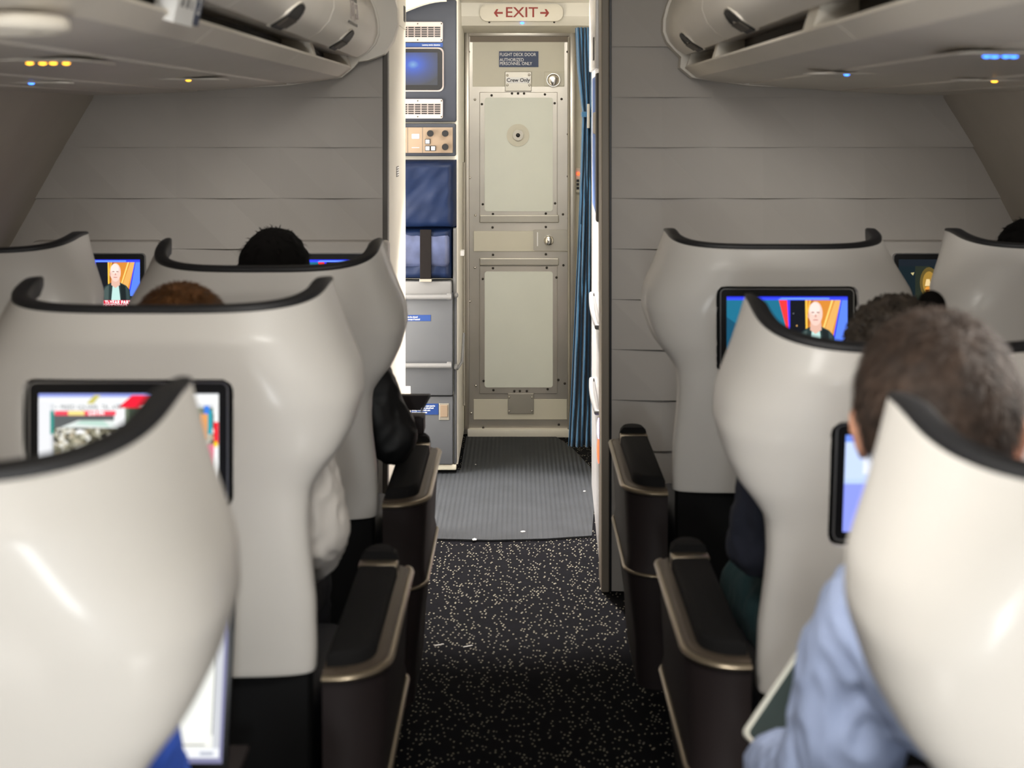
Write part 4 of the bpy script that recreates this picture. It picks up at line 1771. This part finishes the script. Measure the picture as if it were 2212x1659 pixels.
def person(label, head, neck, hip, shL, elL, wrL, shR, elR, wrR, skin, hair, top, bottom, hairkind='short', yaw=0, pitch=0, roll=0,
           knees=None, hw=1.0, sleeve=.050, seed=1, curl=.5, group=None, hdirL=None, hdirR=None, nvox=.0065):
    head, neck, hip = Vector(head), Vector(neck), Vector(hip)
    shL, elL, wrL, shR, elR, wrR = map(Vector, (shL, elL, wrL, shR, elR, wrR))
    Rm = head_rot(yaw, pitch, roll)
    t = thing('person', label, 'person', (hip.x, hip.y, 0), group)

    def H(x, y, z):
        return head + Rm @ Vector((x, y, z))
    bm = NB()
    # head: cranium, face, jaw, nose, brow, lips, ears
    sphere(bm, H(0, -.012, .022), (.076 * hw, .096, .092), 24, 18, Rm)
    sphere(bm, H(0, .035, -.03), (.062 * hw, .062, .085), 20, 14, Rm)
    sphere(bm, H(0, .045, -.085), (.040 * hw, .042, .030), 16, 10, Rm)
    sphere(bm, H(0, .090, -.085), (.018, .016, .014), 12, 8, Rm)
    capsule(bm, H(0, .094, .012), .009, H(0, .112, -.030), .0135)
    sphere(bm, H(-.012, .101, -.034), .009, 10, 8)
    sphere(bm, H(.012, .101, -.034), .009, 10, 8)
    for q in (-1, 1):
        sphere(bm, H(q * .030, .083, .022), (.022, .014, .009), 12, 8, Rm)
        sphere(bm, H(q * .040, .072, -.03), (.022, .022, .020), 12, 8, Rm)
        sphere(bm, H(q * .080 * hw, -.005, -.012), (.011, .020, .032), 14, 10, Rm)
        sphere(bm, H(q * .088 * hw, -.014, -.002), (.007, .014, .022), 12, 8, Rm)
        sphere(bm, H(q * .079 * hw, .002, -.036), (.009, .010, .012), 10, 8, Rm)
    sphere(bm, H(0, .093, -.056), (.024, .012, .006), 12, 8, Rm)
    sphere(bm, H(0, .091, -.066), (.021, .012, .007), 12, 8, Rm)
    capsule(bm, neck + Vector((0, 0, -.03)), .060, H(0, -.02, -.06), .054)
    # torso
    chest = hip.lerp(neck, .72)
    belly = hip.lerp(neck, .33)
    capsule(bm, hip, .13, belly, .125)
    capsule(bm, belly, .125, chest, .12)
    for sh in (shL, shR):
        capsule(bm, chest, .115, chest.lerp(sh, .55), .10)
        capsule(bm, neck + Vector((0, 0, -.04)), .055, sh, .055)
    for sh, el, wr, hd, sd in ((shL, elL, wrL, hdirL, -1), (shR, elR, wrR, hdirR, 1)):
        capsule(bm, sh, .056, el, .041)
        capsule(bm, el, .041, el.lerp(wr, .35), .040)
        capsule(bm, el.lerp(wr, .35), .040, wr, .026)
        f = (Vector(hd) if hd else (wr - el)).normalized()
        hand(bm, wr, f, Vector((0, .15, -1)) - f * f.dot(Vector((0, .15, -1))), -sd, curl)
    kn = knees or [(hip.x - .13, hip.y + .44, .53), (hip.x + .13, hip.y + .44, .53)]
    an_ = [(kn[0][0], kn[0][1] + .02, .09), (kn[1][0], kn[1][1] + .02, .09)]
    for q, (k, a) in enumerate(zip(kn, an_)):
        hp = hip + Vector(((-.09, .09)[q], .02, -.02))
        capsule(bm, hp, .092, Vector(k), .062)
        capsule(bm, Vector(k), .060, Vector(k).lerp(Vector(a), .35), .058)
        capsule(bm, Vector(k).lerp(Vector(a), .35), .058, Vector(a), .036)
    remesh(bm, 'body', nvox, skin, t, 3)
    # eyes
    for q in (-1, 1):
        bm = NB()
        sphere(bm, H(q * .031, .084, .004), .0115, 14, 10)
        e = put(obj('eye', bm, M['eye'], None, True), t)
        bm = NB()
        sphere(bm, H(q * .031, .0925, .004), (.0055, .004, .0055), 12, 8, Rm)
        i2 = obj('iris', bm, M['iris'], e, True)
    # shirt or jacket
    bm = NB()
    ex_ = .014
    capsule(bm, hip + Vector((0, 0, -.02)), .142, belly, .138)
    capsule(bm, belly, .138, chest, .133)
    for sh in (shL, shR):
        capsule(bm, chest, .128, chest.lerp(sh, .55), .113)
        capsule(bm, neck + Vector((0, 0, -.045)), .066, sh, .068)
    for sh, el, wr in ((shL, elL, wrL), (shR, elR, wrR)):
        mid = sh.lerp(el, .5) + Vector((0, 0, -.008))
        capsule(bm, sh, .070, mid, sleeve + .012)
        capsule(bm, mid, sleeve + .012, el, sleeve + .006)
        capsule(bm, el, sleeve + .006, el.lerp(wr, .9), sleeve - .010)
    remesh(bm, 'shirt' if top not in (M['jacketblack'],) else 'jacket', nvox, top, t, 3, .009, 17, seed)
    # trousers and shoes
    bm = NB()
    for q, (k, a) in enumerate(zip(kn, an_)):
        hp = hip + Vector(((-.09, .09)[q], .02, -.02))
        capsule(bm, hp, .104, Vector(k), .076)
        capsule(bm, Vector(k), .076, Vector(a), .056)
    remesh(bm, 'trousers', .009, bottom, t, 3, .005, 15, seed + 4)
    for q, a in enumerate(an_):
        bm = NB()
        capsule(bm, (a[0], a[1] - .02, .050), .040, (a[0], a[1] + .14, .042), .036)
        box(bm, a[0] - .04, a[0] + .04, a[1] - .06, a[1] + .18, .002, .02, .006)
        remesh(bm, 'shoe', .008, M['shoe'], t, 2)
    # hair: cap shell + strands
    bm = NB()
    rr = bmesh.ops.create_icosphere(bm, subdivisions=5, radius=1)
    kill = []
    for v in bm.verts:
        d = v.co.copy()
        n1 = noise.noise(d * 5 + Vector((seed, 0, 0)))
        th = .012 if hairkind != 'curly' else .022
        lump = .004 * n1
        if hairkind == 'curly':
            lump = .010 * noise.noise(d * 9 + Vector((seed, 2, 0))) + .005 * noise.noise(d * 21)
        r = Vector((.076 * hw + th + lump, .096 + th + lump, .092 + th + lump))
        v.co = Vector((d.x * r.x, d.y * r.y, d.z * r.z))
        front = d.y
        zlim = -.55 if front < -.15 else (-.15 if front < .35 else .42)
        zlim += .10 * n1
        if d.z < zlim:
            kill.append(v)
    bmesh.ops.delete(bm, geom=kill, context='VERTS')
    for v in bm.verts:
        v.co = H(v.co.x, v.co.y - .012, v.co.z + .022)
    hc = obj('hair', bm, hair, None, True, 80)
    md = hc.modifiers.new('s', 'SOLIDIFY')
    md.thickness = .010
    md.offset = -1
    apply_mods(hc)
    hc.data.polygons.foreach_set('use_smooth', [True] * len(hc.data.polygons))
    put(hc, t)
    ns = {'short': 6500, 'curly': 2200, 'smooth': 500}[hairkind]
    bm = NB()
    rnd = random.Random(seed * 11)
    for _ in range(ns):
        d = Vector((rnd.gauss(0, 1), rnd.gauss(0, 1), rnd.gauss(0, 1))).normalized()
        zlim = -.5 if d.y < -.15 else (-.1 if d.y < .35 else .42)
        if d.z < zlim:
            continue
        th = .010 if hairkind != 'curly' else .020
        p = Vector((d.x * (.076 * hw + th), d.y * (.096 + th), d.z * (.092 + th)))
        tg = Vector((-d.x * d.z * .3 + rnd.uniform(-.3, .3), .5 * d.z + rnd.uniform(-.35, .35), -1 + rnd.uniform(-.3, .3)))
        tg = (tg - d * tg.dot(d)).normalized()
        ln = rnd.uniform(.014, .03)
        if hairkind == 'curly':
            tg = Vector((rnd.uniform(-1, 1), rnd.uniform(-1, 1), rnd.uniform(-1, 1)))
            tg = (tg - d * tg.dot(d)).normalized()
            ln = .016
        sdv = d.cross(tg) * .0012
        up = d * rnd.uniform(.002, .006 if hairkind == 'short' else .009)
        pts = [p, p + tg * ln * .5 + up, p + tg * ln + up * (1.3 if hairkind != 'curly' else -.2)]
        vv = [bm.verts.new(H(*(q + Vector((0, -.012, .022)) + o))) for q, o in ((pts[0], sdv), (pts[0], -sdv), (pts[1], sdv), (pts[1], -sdv), (pts[2], Vector((0, 0, 0))))]
        bm.faces.new((vv[0], vv[1], vv[3], vv[2]))
        bm.faces.new((vv[2], vv[3], vv[4]))
    hs = obj('hair_strands', bm, hair, None)
    put(hs, t)
    return t, H


# man in blue at lower right
p1, H1 = person('person with short brown hair in a blue shirt leaning into the aisle, lower right', (.472, 1.52, 1.156), (.53, 1.47, 1.02), (.66, 1.41, .56),
            (.405, 1.52, .930), (.365, 1.60, .70), (.340, 1.80, .630), (.74, 1.45, .93), (.84, 1.55, .70), (.78, 1.80, .66),
            M['skin'], M['hairbrown'], M['shirtblue'], M['trouser'], 'short', yaw=-.30, pitch=-.10, roll=.0, sleeve=.058, seed=2, curl=.75, hdirL=(.35, 1, -.05),
            knees=[(.56, 1.86, .52), (.78, 1.86, .52)], hw=1.02)
bm = NB()
sphere(bm, H1(.094, .012, -.018), .009, 12, 8)
capsule(bm, H1(.094, .012, -.02), .005, H1(.088, .028, -.055), .004)
put(obj('earbud', bm, M['bud'], None, True), p1)['label'] = 'white earbud'
# phone in his hand
ph = thing('smartphone', 'phone in a pale case held beside the elbow of the person in blue', 'phone', (.345, 1.90, .655))
bm = NB()
prism(bm, rrect(-.037, .037, -.075, .075, .010, 5), 'z', -.005, .004)
obj('case', bm, M['phonecase'], ph, True, 40)
bm = NB()
prism(bm, rrect(-.032, .032, -.070, .070, .007, 5), 'z', .004, .0052)
obj('glass', bm, M['phoneglass'], ph)
ph.rotation_euler = (math.radians(58), math.radians(42), math.radians(-8))
ph.location = (.386, 1.91, .664)

person('person in a vivid blue shirt typing behind the bottom left seat', (-.715, 1.50, 1.045), (-.665, 1.44, .93), (-.62, 1.41, .55),
       (-.82, 1.46, .88), (-.86, 1.55, .66), (-.74, 1.78, .62), (-.455, 1.46, .87), (-.435, 1.58, .70), (-.50, 1.80, .62),
       M['skin'], M['hairdark'], M['shirtviv'], M['trouser'], 'short', pitch=-.25, seed=3, knees=[(-.76, 1.90, .44), (-.49, 1.90, .44)], nvox=.008)
p3, _ = person('person with auburn brown hair in a light grey shirt behind the crowd screen seat', (-.612, 2.45, 1.073), (-.605, 2.42, .955), (-.60, 2.40, .55),
       (-.80, 2.42, .90), (-.85, 2.50, .68), (-.74, 2.72, .66), (-.405, 2.42, .90), (-.366, 2.44, .755), (-.42, 2.66, .62),
       M['skin'], M['hairrust'], M['shirtgrey'], M['trouser'], 'short', pitch=-.1, seed=5, sleeve=.054, nvox=.007, hw=1.05)
p4, H4 = person('person with dark curly hair in a navy sweater behind the blue screen seat', (.700, 2.49, 1.036), (.670, 2.45, .935), (.66, 2.42, .54),
       (.475, 2.45, .88), (.445, 2.50, .71), (.52, 2.74, .64), (.86, 2.45, .88), (.90, 2.52, .68), (.80, 2.74, .64),
       M['skin2'], M['haircurl'], M['navy'], M['teal'], 'curly', pitch=-.1, seed=7, nvox=.008, knees=[(.495, 2.82, .52), (.79, 2.84, .53)], hw=1.03)
bm = NB()
sphere(bm, at(2012, 662, 2.47), (.026, .028, .030), 20, 14)
o = put(obj('hair_bun', bm, M['hairblack'], None, True), p4)
o['label'] = 'black tied hair bun'
p5, _ = person('person with smooth black hair in a black jacket beside the bulkhead screen', (-.618, 3.42, 1.097), (-.61, 3.40, .97), (-.60, 3.36, .55),
       (-.80, 3.38, .91), (-.85, 3.46, .68), (-.74, 3.70, .66), (-.405, 3.38, .90), (-.318, 3.36, .705), (-.330, 3.60, .690),
       M['skin2'], M['hairblack'], M['jacketblack'], M['trouser'], 'smooth', seed=8, sleeve=.056, nvox=.008, hw=1.02)
person('person with black hair at the far right window seat, only the crown showing', (1.325, 3.50, 1.115), (1.33, 3.47, .965), (1.34, 3.46, .55),
       (1.14, 3.47, .90), (1.10, 3.55, .70), (1.18, 3.76, .64), (1.50, 3.47, .90), (1.54, 3.55, .70), (1.46, 3.76, .64),
       M['skin2'], M['hairblack'], M['jacketblack'], M['trouser'], 'smooth', seed=9, nvox=.010)

# ------------------------------------------------------------------ laptop on its tray
seat3L = seats[0]
bm = NB()
box(bm, -.20, .20, .56, .86, .548, .560, .004)
tt = obj('tray_table', bm, M['console'], seat3L, True, 40)
bm = NB()
box(bm, .20, .235, .50, .60, .535, .556, .003)
obj('tray_arm', bm, M['bronze'], tt)
lp2 = thing('laptop', 'open black laptop with a white document behind the bottom left seat', 'laptop', (-.585, 1.80, .561))
bm = NB()
box(bm, -.168, .168, -.10, .12, 0, .012, .003)
obj('base', bm, M['black'], lp2, True, 40)
bm = NB()
box(bm, -.15, .15, -.01, .10, .012, .0135)
obj('keyboard', bm, M['printdark'], lp2)
bm = NB()
box(bm, -.170, .170, 0, .008, 0, .250, .003)
ld = obj('lid', bm, M['black'], lp2, True, 40)
doc = [('#7f7fa0', R4(0, 1, 0, 1)), ('#e9eae2', R4(.0, .985, .03, .985)), ('#c9cbd0', R4(.955, .985, .03, .985)), ('#f2f3ec', R4(.02, .945, .10, .985)), ('#6f7070', R4(.948, .953, .16, .93)), ('#707070', R4(.3, .92, .100, .107)),
       ('#eceef2', R4(0, .985, .03, .085)), ('#3fa0d8', disc(.70, .055, .006, 10, .009)), ('#606468', R4(.76, .80, .05, .06)), ('#606468', R4(.83, .84, .05, .06)), ('#b0b4c0', R4(.9, .96, .045, .065))]
for r in range(7):
    doc.append(('#a0a098', R4(.80, .86 + .06 * random.random(), .84 - r * .022, .847 - r * .022)))
scn = picture('screen', .324, .235, doc, M['scr'], ld, -.0006)
scn.location = (0, 0, .126)
ld.location = (0, .122, .010)
ld.rotation_euler = (math.radians(-14), 0, 0)

# ------------------------------------------------------------------ lamps and added fills
def area(name, loc, rot, sx, sy, power, color):
    l = bpy.data.lights.new(name, 'AREA')
    l.shape = 'RECTANGLE'
    l.size = sx
    l.size_y = sy
    l.energy = power
    l.color = color
    o = bpy.data.objects.new(name, l)
    o.location = loc
    o.rotation_euler = rot
    COL.objects.link(o)
    return o


WARM, COOL = (1.0, .93, .84), (1.0, .97, .92)
def spot(name, loc, target, power, color, angle, blend=.4, radius=.04):
    l = bpy.data.lights.new(name, 'SPOT')
    l.energy = power
    l.color = color
    l.spot_size = math.radians(angle)
    l.spot_blend = blend
    l.shadow_soft_size = radius
    o = bpy.data.objects.new(name, l)
    o.location = loc
    o.rotation_euler = (Vector(target) - Vector(loc)).to_track_quat('-Z', 'Y').to_euler()
    COL.objects.link(o)
    return o


area('galley_lamp', (-.02, 5.05, 1.98), (math.radians(34), 0, 0), .45, .30, 9, (1.0, .97, .92))
spot('galley_downlight', (.02, 5.1, 2.0), (-.02, 4.78, 0), 420, (1.0, .92, .88), 56, .4, .05)
area('doorway_lamp', (-1.15, 5.15, .95), (0, math.radians(-90), math.radians(14)), 1.4, .5, 47, (1.0, .95, .92))
area('ceiling_lamp', (0.0, -.5, 2.12), (math.radians(60), 0, 0), .60, .8, 12, COOL)
for sx_ in (-1, 1):
    area('bin_underside_fill', (sx_ * .80, -.30, .42), (math.radians(172), 0, 0), .6, .4, 8.5 if sx_ < 0 else 15, COOL)  # added fill facing up to brighten the bin undersides, no fixture of the cabin
    spot('seat_fill_spot', (-sx_ * .30, .95, 2.10), (sx_ * .66, 2.14, 1.0), 74, COOL, 50, 1.0, .22)  # added spots aimed at the middle row shells, not real ceiling fixtures
    spot('seat_fill_spot', (-sx_ * .30, 1.45, 2.10), (sx_ * .72, 3.2, 1.12), 20, COOL, 44, 1.0, .22)  # same added fill, aimed at the front row shells
    spot('bulkhead_fill_spot', (sx_ * .10, 2.2, 2.10), (sx_ * .9, 4.2, 1.40), 28, COOL, 70, 1.0, .2)  # added fill that lifts the bulkhead
    for xx in (.62, .95, 1.22):
        spot('bulkhead_low_fill', (sx_ * xx, 2.92, 1.555), (sx_ * xx * 1.05, 4.28, 1.02), 10.5, COOL, 60, 1.0, .10)  # invented spots below the bins that even out the bulkhead
spot('reading_or_fill_beam', (.95, .30, 1.57), (.66, 1.15, .85), 21, COOL, 60, .8, .05)
spot('reading_or_fill_beam', (.98, 1.62, 1.58), (.50, 1.52, 1.12), 60, (1.0, .95, .88), 45, .6, .03)
spot('seat_fill_spot', (.02, .62, 2.10), (.36, 1.55, .88), 75, COOL, 22, .8, .06)  # added narrow spot that brightens the blue sleeve
spot('reading_or_fill_beam', (-.20, .10, 2.10), (-.50, 1.15, 1.05), 6, COOL, 50, 1.0, .06)  # added fill on the bottom left shell, no reading light hangs here
area('aft_screen_glow', (-.03, -.30, 1.10), (math.radians(92), math.radians(-24), math.radians(16)), .11, .36, 11, (.93, .97, 1.0))

w = bpy.data.worlds.new('cabin_dark')
SC.world = w
w.use_nodes = True
w.node_tree.nodes['Background'].inputs['Color'].default_value = (.5, .5, .52, 1)
w.node_tree.nodes['Background'].inputs['Strength'].default_value = .05

# ------------------------------------------------------------------ camera
cd = bpy.data.cameras.new('camera')
cd.sensor_width = 36
cd.sensor_fit = 'HORIZONTAL'
cd.lens = F / 2212 * 36
cd.shift_x = -(VX - 1106) / 2212
cd.shift_y = -(829.5 - VY) / 2212
cd.clip_start = .05
cd.dof.use_dof = True
cd.dof.focus_distance = 5.6
cd.dof.aperture_fstop = 4.0
cam = bpy.data.objects.new('camera', cd)
cam.location = (0, 0, CZ)
cam.rotation_euler = (PI / 2, 0, 0)
COL.objects.link(cam)
SC.camera = cam
vs = SC.view_settings
vs.view_transform = 'Standard'
vs.look = 'None'
vs.gamma = 1
vs.use_curve_mapping = False
vs.exposure = 0.18
for _o in list(COL.objects):
    SC.collection.objects.link(_o)
bpy.data.collections.remove(COL)
